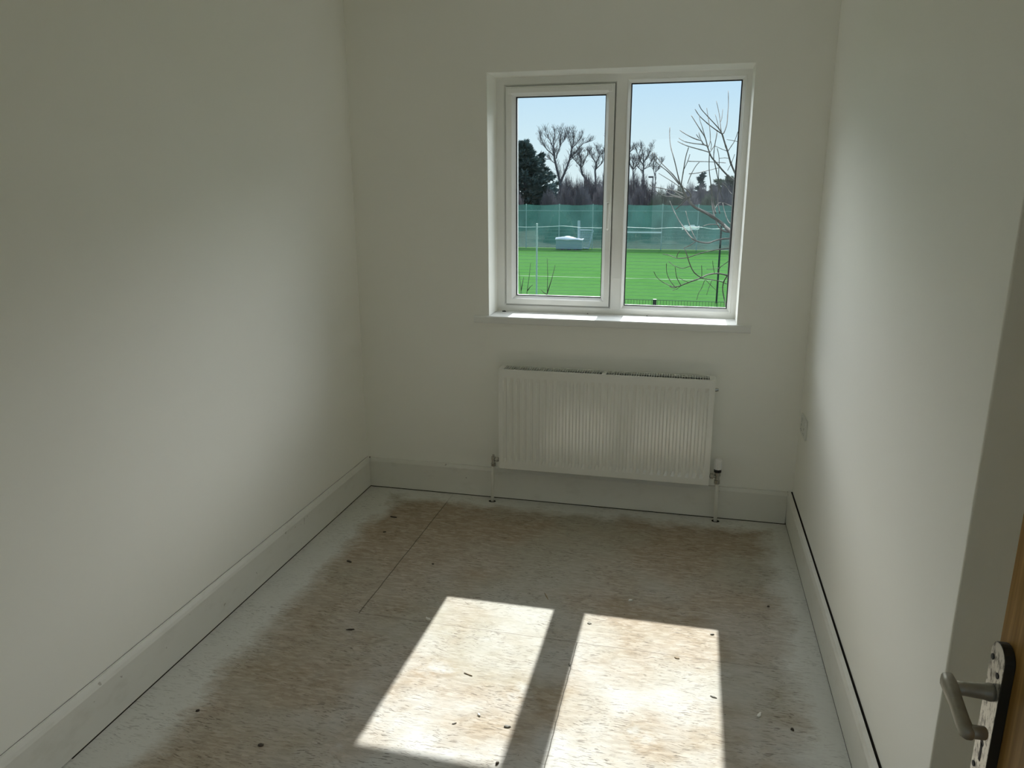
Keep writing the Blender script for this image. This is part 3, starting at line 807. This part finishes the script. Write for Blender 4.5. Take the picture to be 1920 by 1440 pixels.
# ---- bare trees: recursive boughs
def grow(mb, p, d, L, r, depth, R, spread=.55, up=.12, n=3, rmin=.012):
    pts, rad = [p.copy()], [r]; q = p.copy(); dd = d.copy(); seg = 3
    for i in range(seg):
        dd = (dd + Vector((R.uniform(-1, 1), R.uniform(-1, 1), R.uniform(-.6, .8)))*.16 + Vector((0, 0, up*.4))).normalized()
        q = q + dd*(L/seg); pts.append(q.copy()); rad.append(max(rmin, r*(1-.42*(i+1)/seg)))
    mb.tube(pts, rad, 5 if r > .05 else 3, cap=False)
    if depth <= 0: return
    for k in range(n):
        t_ = R.uniform(.35, 1.) if k else 1.
        i = min(seg-1, int(t_*seg)); bp = pts[i].lerp(pts[i+1], t_*seg-i) if i < seg else pts[-1]
        ax = Vector((R.uniform(-1, 1), R.uniform(-1, 1), R.uniform(-.3, .6))).normalized()
        nd = (dd + ax*spread*R.uniform(.7, 1.5) + Vector((0, 0, up))).normalized()
        grow(mb, bp, nd, L*R.uniform(.58, .82), max(rmin, r*.55), depth-1, R, spread, up, n, rmin)

def shift(mb, o):
    for v_ in mb.bm.verts: v_.co -= o
def far_tree(label, Y, limbs, seed, tw=4, L=1.8, rtop=.05, depth=2, group='bare trees on the skyline', twr=.012):
    """limbs: (points in the picture, start radius m, end radius m)"""
    R = random.Random(seed); t = MB(); tw_b = MB()
    base = at_y(*limbs[0][0][0], Y); base.z = ZG
    for li, (pp, r0, r1) in enumerate(limbs):
        off = 0 if li == 0 else R.uniform(-1.2, 1.2)
        pts = []
        for i, (a, b_) in enumerate(pp):
            q = at_y(a, b_, Y); s_ = (q-EYEP)/ (q.y); pts.append(EYEP+s_*(Y+off*i/max(1, len(pp)-1)))
        if li == 0: pts = [Vector((pts[0].x+.1, Y, ZG))]+pts
        rad = [r0+(r1-r0)*i/(len(pts)-1) for i in range(len(pts))]
        t.tube(pts, rad, 6, cap=False)
        for i in range(1 if li else 2, len(pts)):
            for k in range(tw):
                c = pts[i-1].lerp(pts[i], R.random())
                d = (pts[i]-pts[i-1]).normalized()+Vector((R.uniform(-1, 1), R.uniform(-1, 1), R.uniform(-.2, .9)))*.8
                grow(tw_b, c, d.normalized(), L*R.uniform(.6, 1.1), .027, depth, R, .6, .12, 3, twr)
        for k in range(3):
            d = (pts[-1]-pts[-2]).normalized()+Vector((R.uniform(-1, 1), R.uniform(-1, 1), R.uniform(0, .6)))*.5
            grow(tw_b, pts[-1], d.normalized(), L*.8, .027, depth, R, .6, .1, 3, twr)
    if len(limbs) < 6:                       # small in the picture: one mesh
        bmesh.ops.recalc_face_normals(t.bm, faces=t.bm.faces[:])
        me = bpy.data.meshes.new('tmp'); tw_b.bm.to_mesh(me); t.bm.from_mesh(me); bpy.data.meshes.remove(me); tw_b.bm.free()
        shift(t, base); o = t.build('bare_tree', M['bark_far'], recalc=False); o.location = base
        return tag(o, label, 'tree', group)
    o = tag(empty('bare_tree', base), label, 'tree', group)
    shift(t, base); shift(tw_b, base)
    t.build('trunk', M['bark_far'], o, smooth=True, recalc=False); tw_b.build('twigs', M['twig'], o, recalc=False)
    return o
def c2(l): return [(940+a*.1528, 160+b_*.1528) for a, b_ in l]
far_tree('tall leafless tree forked into two rounded crowns, rising beside the dark conifer', 118, [
    (c2([(735, 1300), (722, 1190)]), .30, .26),
    (c2([(722, 1190), (700, 1110), (672, 990), (650, 880), (645, 780), (640, 680), (652, 600)]), .20, .05),
    (c2([(728, 1190), (760, 1110), (800, 1020), (838, 910), (868, 770), (890, 660), (880, 600)]), .20, .05),
    (c2([(646, 860), (560, 790), (512, 715), (475, 640)]), .09, .03),
    (c2([(672, 900), (690, 830), (722, 750), (728, 650), (715, 600)]), .09, .03),
    (c2([(645, 780), (600, 680), (555, 600)]), .08, .03),
    (c2([(660, 960), (600, 905), (520, 910)]), .07, .03),
    (c2([(848, 890), (925, 800), (1000, 715), (1050, 700)]), .09, .03),
    (c2([(868, 770), (930, 700), (975, 640)]), .08, .03),
    (c2([(868, 770), (845, 690), (820, 610)]), .08, .03),
    (c2([(720, 740), (765, 680), (780, 610)]), .06, .03),
    (c2([(830, 930), (900, 870), (940, 850)]), .07, .03)], 1, tw=8, L=.85, twr=.0105)
far_tree('leafless tree with a crooked trunk, just right of the tall forked tree', 112, [
    (c2([(1100, 1300), (1052, 1170), (992, 1090), (972, 1000)]), .16, .12),
    (c2([(972, 1000), (982, 910), (960, 840)]), .10, .04), (c2([(985, 1010), (1020, 930), (1060, 850)]), .08, .03),
    (c2([(972, 1000), (930, 950), (900, 920)]), .06, .03)], 2, tw=7, L=0.75)
far_tree('leafless tree seen beside the right stile of the opening sash', 110, [
    (c2([(1165, 1300), (1150, 1060), (1165, 950)]), .14, .11),
    (c2([(1165, 950), (1115, 890), (1090, 840)]), .08, .03), (c2([(1165, 950), (1200, 870), (1190, 800)]), .08, .03), (c2([(1150, 1040), (1240, 950), (1250, 830)]), .08, .03)], 3, tw=7, L=0.75)
far_tree('leafless tree partly hidden behind the window mullion', 124, [
    ([(1168, 360), (1166, 320), (1160, 290)]
     , .16, .08), ([(1166, 320), (1148, 290), (1140, 262)], .10, .04), ([(1162, 300), (1176, 290), (1182, 284)], .08, .03)], 4, tw=7, L=0.8)
far_tree('straight leafless tree standing tallest left of centre in the right pane', 112, [
    ([(1205, 362), (1206, 335), (1206.5, 310), (1206, 292), (1205, 281)], .15, .04),
    ([(1206, 310), (1198, 296), (1194, 283)], .07, .03), ([(1206, 306), (1215, 293), (1219, 281)], .07, .03), ([(1206, 318), (1218, 312), (1222, 300)], .06, .03), ([(1206, 322), (1195, 312), (1191, 302)], .06, .03)], 5, tw=7, L=0.7)
far_tree('small leafless tree left of the straight tree, near the mullion', 98, [
    ([(1188, 362), (1187, 330), (1187, 308)], .11, .05), ([(1187, 318), (1180, 306), (1178, 295)], .06, .03), ([(1187, 318), (1196, 308), (1199, 302)], .06, .03)], 6, tw=7, L=0.65)
far_tree('slim leafless tree right of the floodlight', 115, [
    ([(1228, 360), (1229, 330), (1230, 304)], .10, .04), ([(1229, 330), (1224, 315), (1226, 301)], .06, .03), ([(1230, 322), (1237, 312), (1240, 305)], .05, .03)], 7, tw=7, L=0.55)

# ---- evergreens
def conifer(name, label, px, Y, rows, seed, n, mat, size, part='foliage'):
    """rows: (picture y, left half width px, right half width px) outline of the crown from the tip down"""
    R = random.Random(seed); mb = MB(); k_ = Y/FPX
    b0 = at_y(px, 353, Y); base = Vector((b0.x, Y, ZG))
    def ext(py):
        for (a, l0, r0), (b_, l1, r1) in zip(rows, rows[1:]):
            if a <= py <= b_:
                t_ = (py-a)/(b_-a); return l0+(l1-l0)*t_, r0+(r1-r0)*t_
        return rows[-1][1:]
    y0_, y1_ = rows[0][0], rows[-1][0]
    nc = max(24, n//16); cl_ = []
    for i in range(nc):
        py = y0_+(y1_-y0_)*((i+.5)/nc)**.8; l_, r_ = ext(py)
        ang = R.uniform(0, 2*PI); rr = R.random()**.4
        hw = (l_+r_)/2; cx = (r_-l_)/2+hw*rr*math.cos(ang)
        cl_.append((cx*k_, hw*k_*rr*math.sin(ang)*.9, at_y(px, py, Y).z-ZG, ang, max(.18, min(1.0, hw*k_*.33))))
    for i in range(n):
        q_ = cl_[i % nc]; ang = q_[3]+R.uniform(-.5, .5)
        u = R.random()                          # along the bough: from inside out, tip drooping or lifting a little
        c = Vector(q_[:3])+Vector((math.cos(ang)*(u-.6)*1.5, math.sin(ang)*(u-.6)*1.5, R.uniform(-.28, .28)*(1.15-u)+.30*u*u))*q_[4]
        out = Vector((math.cos(ang), math.sin(ang), R.uniform(0, .8))).normalized()
        for j in range(4):
            d = (out+Vector((R.uniform(-.6, .6), R.uniform(-.6, .6), R.uniform(-.5, .5)))).normalized()
            s_ = d.cross(Vector((R.uniform(-1, 1), R.uniform(-1, 1), R.uniform(-1, 1)))).normalized()
            ln, wd = size*R.uniform(.6, 1.3), size*.22
            a, b_ = c-s_*wd-d*ln*.3, c+s_*wd-d*ln*.3
            mb.bm.faces.new([mb.bm.verts.new(p_) for p_ in (a, b_, c+s_*wd*.7+d*ln*.5, c+d*ln, c-s_*wd*.7+d*ln*.5)])
    o = tag(empty(name, base), label, 'tree')
    mb.build(part, M[mat], o, recalc=False)
    hz = at_y(px, rows[0][0]+4, Y).z-ZG
    MB().tube([(0, 0, 0), (0, 0, hz*.6), (0, 0, hz)], [.28, .15, .03], 8).build('trunk', M['bark_far'], o)
    return o
conifer('conifer_tree', 'dark dense conifer with a ragged top at the left of the left pane', 984, 90,
        [(268, 2, 1), (274, 8, 4), (283, 14, 9), (296, 17, 16), (310, 18, 24), (322, 24, 30), (336, 40, 42), (352, 52, 52), (372, 60, 60), (420, 62, 61)], 21, 4200, 'conifer', .62)
conifer('conifer_tree', 'lower conifer beside the taller one, its shoulder rising to a second point', 1011, 97,
        [(289, 1, 1), (296, 5, 5), (304, 9, 7), (312, 12, 9), (325, 16, 18), (345, 20, 30), (370, 22, 36), (420, 24, 38)], 22, 1300, 'conifer', .55)
conifer('narrow_conifer', 'very slim dark conifer rising over the scrub in the right pane', 1314, 94,
        [(325, .5, .5), (335, 1.5, 2), (345, 2.5, 3), (365, 5, 4), (400, 6, 5)], 23, 420, 'conifer', .5)
conifer('round_topped_tree', 'olive round-topped tree at the far right of the right pane', 1366, 96,
        [(334, 6, 6), (340, 16, 14), (348, 22, 24), (362, 27, 30), (400, 30, 34)], 24, 2000, 'scrub_g', .5)

# ---- scrub row behind the netting: one shrub, copied
def shrub_mesh(seed, mat, n=1500):
    R = random.Random(seed); mb = MB()
    for i in range(n):
        a = R.uniform(0, 2*PI); rr = math.sqrt(R.random()); h = R.random()
        w_ = (1-.55*h**2)
        p = Vector((1.0*rr*math.cos(a)*w_, .8*rr*math.sin(a)*w_, h*1.0*(1-.25*rr**2)))
        d = Vector((math.cos(a)*.45, math.sin(a)*.45, 1)).normalized()+Vector((R.uniform(-.5, .5), R.uniform(-.5, .5), R.uniform(-.3, .3)))
        d.normalize(); L = R.uniform(.12, .30)
        mb.tube([p, p+d*L*.5, p+d*L+Vector((R.uniform(-.03, .03), 0, R.uniform(-.02, .02)))], [.012, .009, .004], 3, cap=False)
    return mb.build('shrub', M[mat], recalc=False)
protos = {'p': shrub_mesh(31, 'scrub'), 'q': shrub_mesh(32, 'scrub'), 'g': shrub_mesh(33, 'scrub_g')}
LAB = {'p': ('leafless purple-brown shrub in the scrub row behind the green netting', 'purple-brown scrub row'),
       'q': ('leafless purple-brown shrub in the scrub row behind the green netting', 'purple-brown scrub row'),
       'g': ('greenish scrub bush growing low among the scrub behind the netting', 'greenish scrub bushes')}
used = set()
def shrub(kind, px, pyt, Y, wpx, rz):
    o = protos[kind]
    if kind in used: o = o.copy(); scene.collection.objects.link(o)
    used.add(kind)
    b_ = at_y(px, pyt, Y); h = b_.z-ZG
    o.location = (b_.x, Y, ZG); o.rotation_euler.z = rz
    s_ = wpx*Y/FPX; o.scale = (s_, 2.2, h/1.12)
    o['label'], o['group'] = LAB[kind]; o['category'] = 'shrub'
RS = random.Random(41)
for i, (px, pyt, wpx, kd) in enumerate([(935, 348, 24, 'p'), (965, 352, 20, 'q'), (1056, 338, 14, 'p'), (1066, 330, 20, 'q'), (1084, 336, 18, 'p'), (1102, 326, 22, 'q'), (1120, 332, 20, 'p'), (1138, 325, 22, 'q'),
                         (1158, 330, 22, 'p'), (1178, 334, 18, 'q'), (1192, 326, 20, 'p'), (1208, 332, 18, 'q'), (1224, 345, 16, 'p'), (1240, 352, 18, 'g'), (1258, 346, 18, 'q'), (1276, 345, 16, 'g'), (1296, 343, 18, 'p'),
                         (1318, 346, 18, 'q'), (1340, 345, 18, 'p'), (1362, 342, 22, 'q'), (1386, 342, 22, 'p'), (1412, 340, 24, 'q'),
                         (1440, 338, 24, 'p'), (1466, 342, 24, 'q'), (1494, 336, 26, 'p'), (1524, 340, 26, 'q'), (1554, 338, 26, 'p'), (1586, 342, 28, 'q'), (1620, 336, 28, 'p'), (1654, 340, 28, 'q'), (876, 340, 24, 'p'), (846, 346, 26, 'q')]):
    shrub(kd, px, pyt, 78+4.6*(i % 3), wpx, RS.uniform(-.25, .25)+PI*(i % 2))
for i, (px, pyt, wpx, kd) in enumerate([(1030, 356, 24, 'p'), (1060, 352, 26, 'q'), (1092, 352, 26, 'p'), (1128, 350, 26, 'q'), (1168, 352, 26, 'p'), (1200, 352, 26, 'q'), (1232, 366, 24, 'g'), (1264, 364, 24, 'g'), (1296, 362, 24, 'q'), (1330, 362, 24, 'g'), (1364, 362, 26, 'q')]):
    shrub(kd, px, pyt, 68+4.6*(i % 2), wpx, RS.uniform(-.25, .25)+PI*(i % 2))

# ---- floodlight and the low building among the scrub
def floodlight():
    Y = 95; p = at_y(1224.5, 332, Y); hz = p.z-ZG; k_ = Y/FPX
    o = tag(empty('floodlight', (p.x, Y, ZG)), 'dark floodlight head on a thin mast above the scrub, right pane', 'floodlight')
    MB().tube([(0, 0, 0), (0, 0, hz)], [.10, .06], 8).build('mast', M['bark_far'], o)
    MB().box(-8*k_, .8*k_, -.25, .25, hz-.09, hz+.10).build('lamp_head', M['bark_far'], o, bevel=.02)
floodlight()
def building():
    Y = 104; a = at_y(1291, 361, Y); b_ = at_y(1352, 361, Y)
    o = tag(empty('building', ((a.x+b_.x)/2, Y, ZG)), 'low dark building behind the scrub near the slim conifer', 'building')
    W = (b_.x-a.x)/2; h = a.z-ZG
    MB().box(-W, W, 0, 6, 0, h).build('wall', simple('dark_brick', (.10, .075, .085), .9), o)
    MB().box(-W-.2, W+.2, -.2, 6.2, h, h+.18).build('roof', simple('dark_roof', (.07, .06, .07), .8), o)
building()

# ---- the silver-barked tree outside the right pane
def A(l): return [(1160+a*.1875, 130+b_*.1875) for a, b_ in l]     # picture positions read off enlargements
def Bq(l): return [(1160+a*.1875, 360+b_*.1875) for a, b_ in l]
def C8(l): return [(1230+a*.11806, 160+b_*.11806) for a, b_ in l]
def tree_pt(px, py):
    return at_y(px, py, 6.9+.55*math.sin(px*.047+.4)+.45*math.sin(py*.033+px*.011))
TR0 = Vector((at_y(1384, 470, 6.9).x, 6.9, ZG))
ft = tag(empty('bare_tree', TR0), 'silver-barked leafless tree close outside, its branches reaching into the right pane', 'tree')
def tr_at(z): return Vector((TR0.x+.05*math.sin((z-ZG)*1.1)+(z-ZG)*.004, 6.9+.04*math.cos(z), z))
tk = MB(); zz = [ZG+i*.3 for i in range(21)]
tk.tube([tr_at(z) for z in zz], [.085-.0027*i for i in range(21)], 10)
shift(tk, TR0); tk.build('trunk', M['bark'], ft, smooth=True)
PXM = 6.9/FPX
def bough(root, chains):
    """root: picture point where it leaves the pane (joined to the trunk); chains: (points, start px width, end px width)"""
    mb = MB()
    if root:
        p0 = tree_pt(*root[0]); w0 = root[1]; q = tr_at(p0.z-root[2])
        mb.tube([q, q.lerp(p0, .5)+Vector((0, 0, -.02)), p0], [w0*PXM*.62, w0*PXM*.55, w0*PXM*.5], 8, cap=False)
    for pp, w0, w1 in chains:
        pts = [tree_pt(*p_) for p_ in pp]; n = len(pts)
        # resample smoothly
        out, rad = [], []
        for i in range(n-1):
            p_1 = pts[max(i-1, 0)]; p_2 = pts[i]; p_3 = pts[i+1]; p_4 = pts[min(i+2, n-1)]
            for s_ in range(4):
                t_ = s_/4
                c = .5*((2*p_2)+(-p_1+p_3)*t_+(2*p_1-5*p_2+4*p_3-p_4)*t_*t_+(-p_1+3*p_2-3*p_3+p_4)*t_**3)
                out.append(c); rad.append((w0+(w1-w0)*(i+t_)/(n-1))*PXM*.5)
        out.append(pts[-1]); rad.append(w1*PXM*.5)
        for i in range(4, len(rad), 7): rad[i] *= 1.22          # nodes
        mb.tube(out, rad, 7)
    shift(mb, TR0); return mb.build('branch', M['bark'], ft, smooth=True)
bough(((1380, 328), 4.5, .25), [
    (C8([(1275, 1440), (1190, 1240), (1140, 1060), (1100, 940), (1055, 790), (1045, 770)]), 3.4, 2.4),
    (C8([(1045, 770), (1080, 750), (1125, 620), (1140, 450), (1150, 310), (1148, 90)]), 1.9, 1.2),
    (C8([(1045, 770), (1030, 700), (1020, 590), (1005, 460), (960, 250)]), 1.7, 1.1),
    (C8([(1020, 590), (1045, 520), (1060, 380)]), 1.2, 1.),
    (C8([(1000, 690), (980, 600), (940, 460)]), 1.2, .9),
    (C8([(1045, 765), (1000, 690), (930, 610), (800, 470), (720, 380), (680, 300)]), 1.9, 1.1),
    (C8([(1045, 770), (970, 720), (860, 640), (790, 580), (690, 485), (620, 380)]), 2., 1.1),
    (C8([(1140, 1050), (1200, 960), (1250, 880), (1300, 740)]), 1.4, .9),
    (C8([(1300, 895), (1240, 880), (1125, 860)]), 1.1, .9),
    (C8([(1140, 1050), (1040, 1010), (930, 960)]), 1.1, .9)])
bough(((1379, 340), 4.5, .3), [
    (A([(1165, 1115), (1100, 1070), (1040, 1010), (990, 950), (930, 880), (905, 830)]), 3.6, 2.4),
    (C8([(850, 1065), (820, 980), (780, 830), (700, 700), (600, 540), (560, 480)]), 2.1, 1.1),
    (C8([(780, 830), (740, 680), (700, 560), (690, 490)]), 1.3, .9),
    (C8([(830, 975), (750, 930), (720, 880), (620, 850), (480, 780), (380, 715)]), 1.9, 1.2),
    (C8([(720, 880), (690, 800), (680, 750)]), 1.2, .9), (C8([(690, 850), (660, 810), (640, 780)]), 1.1, .9),
    (C8([(830, 970), (740, 940), (580, 920), (450, 890), (365, 840)]), 1.7, 1.1),
    (C8([(845, 1062), (700, 1020), (520, 970), (400, 920), (345, 890)]), 1.7, 1.1),
    (C8([(850, 1070), (900, 1000), (930, 950), (950, 850), (970, 730)]), 1.5, 1.),
    (C8([(820, 980), (860, 900), (855, 700), (830, 520), (805, 360)]), 1.4, 1.),
    (C8([(870, 1020), (880, 940), (865, 880)]), 1.1, .8)])
bough(None, [
    (A([(970, 1440), (950, 1370), (935, 1280), (922, 1150), (905, 1000), (907, 830)]), 3.0, 1.2),
    (A([(1010, 1440), (990, 1300), (1000, 1150), (965, 960), (950, 880), (960, 770), (985, 640)]), 2.2, 1.1),
    (A([(1040, 1300), (1000, 1130), (1005, 900), (985, 790)]), 1.6, 1.),
    (A([(960, 1400), (1000, 1340), (1060, 1340), (1150, 1380)]), 1.6, 1.2),
    (A([(700, 920), (820, 922), (920, 925), (1070, 935)]), 1.3, 1.1),
    (A([(705, 1045), (800, 1035), (900, 1010), (1000, 985)]), 1.4, 1.),
    (A([(690, 1140), (720, 1060), (770, 970), (805, 930)]), 1.3, 1.),
    (A([(1030, 1140), (1075, 1175), (1100, 1210), (1135, 1255)]), 2.0, 1.4),
    (A([(1090, 1010), (1130, 930), (1160, 850)]), 1.2, .9), (A([(1010, 890), (1060, 885), (1100, 890)]), 1.1, .9),
    (Bq([(1150, 330), (1100, 300), (1060, 200), (1040, 110)]), 1.8, 1.2),
    (Bq([(1110, 400), (1050, 390), (990, 330), (950, 220), (930, 100), (935, 30)]), 3.0, 1.8)])
bough(((1373, 436), 7.5, .15), [
    (Bq([(1137, 405), (1090, 372), (1030, 312), (900, 222), (760, 150), (690, 68)]), 7.0, 4.2),
    (A([(1137, 1625), (1050, 1560), (940, 1480), (800, 1400), (730, 1350), (700, 1270)]), 4.2, 2.8),
    (A([(685, 1290), (650, 1220), (625, 1150)]), 5.0, 2.6),
    (A([(625, 1180), (600, 1090), (560, 920), (520, 770), (510, 660), (512, 580)]), 1.9, 1.3),
    (A([(625, 1150), (645, 1030), (670, 880), (700, 780)]), 2.0, 1.2), (A([(648, 1010), (690, 920), (712, 850)]), 1.2, .9),
    (A([(615, 1150), (540, 1050), (430, 940), (375, 870), (355, 830)]), 2.0, 1.2),
    (A([(605, 1150), (500, 1030), (400, 950), (345, 880), (335, 830)]), 2.0, 1.2),
    (A([(610, 1175), (530, 1120), (400, 1040)]), 1.5, 1.),
    (A([(655, 1250), (580, 1220), (480, 1200), (400, 1185), (330, 1170), (308, 1150)]), 2.0, 1.1),
    (A([(670, 1290), (590, 1270), (530, 1255), (480, 1225), (470, 1200)]), 1.9, 1.2),
    (A([(660, 1300), (560, 1275), (450, 1265), (360, 1212)]), 2.2, 1.1),
    (A([(675, 1300), (640, 1335), (605, 1368), (572, 1400)]), 2.4, 1.6),
    (A([(690, 1285), (722, 1272), (715, 1240), (690, 1215), (652, 1185)]), 2.4, 2.),
    (Bq([(660, 60), (560, 0), (500, -60)]), 1.4, 1.),
    (Bq([(1000, 325), (900, 325), (840, 345)]), 1.8, 1.2)])
bough(((1374, 447), 4., .1), [
    (Bq([(1135, 465), (1040, 470), (960, 488), (890, 510), (780, 490), (720, 450), (660, 370), (600, 280), (555, 195), (510, 90)]), 3.0, 1.4),
    (Bq([(780, 490), (740, 410), (700, 300), (670, 190)]), 1.4, 1.),
    (Bq([(770, 495), (700, 540), (650, 560)]), 1.3, 1.)])
bough(((1372, 514), 4., .15), [
    (Bq([(1130, 850), (1090, 835), (1000, 815), (900, 825), (820, 860), (700, 905), (590, 945), (510, 945)]), 3.2, 1.7),
    (Bq([(530, 945), (440, 900), (380, 850), (352, 795)]), 1.4, 1.), (Bq([(560, 945), (510, 880), (480, 800), (478, 715)]), 1.4, 1.),
    (Bq([(620, 930), (580, 850), (565, 750)]), 1.4, 1.), (Bq([(830, 860), (760, 810), (715, 730), (680, 620), (655, 560)]), 1.9, 1.2),
    (Bq([(830, 862), (900, 872), (1000, 890), (1085, 920)]), 1.8, 1.4), (Bq([(830, 860), (832, 800), (828, 735)]), 1.1, .9),
    (Bq([(590, 945), (560, 960), (520, 955)]), 1.2, .9), (Bq([(620, 940), (580, 970), (540, 985)]), 1., .8),
    (Bq([(1000, 818), (1010, 760), (1060, 720), (1100, 690)]), 1.5, 1.1),
    (Bq([(1000, 760), (940, 770), (880, 772)]), 1., .8), (Bq([(860, 880), (830, 960), (800, 1010), (780, 1080)]), 1.2, .8),
    (Bq([(870, 880), (920, 930), (975, 985)]), 1.1, .8), (Bq([(960, 820), (945, 740), (940, 690)]), 1., .8),
    (Bq([(940, 870), (900, 960), (880, 1030)]), 1., .8), (Bq([(1085, 840), (1050, 900), (1040, 980), (1058, 1080), (1075, 1160)]), 2.4, 2.),
    (Bq([(700, 905), (650, 885), (600, 850)]), 1., .8)])
bough(((1370, 480), 3., .1), [
    (Bq([(1120, 560), (1000, 575), (910, 590), (790, 622), (690, 655), (580, 660), (500, 630), (440, 620)]), 1.8, 1.1),
    (Bq([(580, 660), (590, 620), (612, 590)]), 1.3, 1.), (Bq([(720, 740), (640, 762), (560, 740), (500, 695)]), 1.2, .9)])

# ---- saplings below the left pane
def sapling(label, Y, stems):
    b0 = at_y(*stems[0][0], Y); base = Vector((b0.x, Y, ZG))
    o = tag(empty('sapling', base), label, 'sapling')
    for i, s_ in enumerate(stems):
        pts = [at_y(a, b_, Y) for a, b_ in s_]
        if i == 0: pts = [base, Vector((base.x+.03, Y+.02, ZG+1.1))]+pts
        n = len(pts); mb = MB(); mb.tube(pts, [.0065-.004*k/(n-1) for k in range(n)], 6)
        shift(mb, base); mb.build('stem', M['bark'], o, smooth=True)
sapling('thin forked sapling at the bottom left corner of the left pane', 9.2, [[(976, 575), (977, 545), (973, 505)], [(977, 545), (982, 519)]])
sapling('thin single-stemmed sapling left of the pale post in the left pane', 9.4, [[(988, 575), (988, 548), (992, 520), (995, 493)], [(989, 545), (994, 538), (999, 534)]])
sapling('forked sapling right of the pale post in the left pane', 9.0, [[(1026, 580), (1026, 552), (1027, 515), (1026, 484)], [(1026, 550), (1034, 525), (1041, 497)], [(1026, 552), (1020, 549), (1014, 543)]])
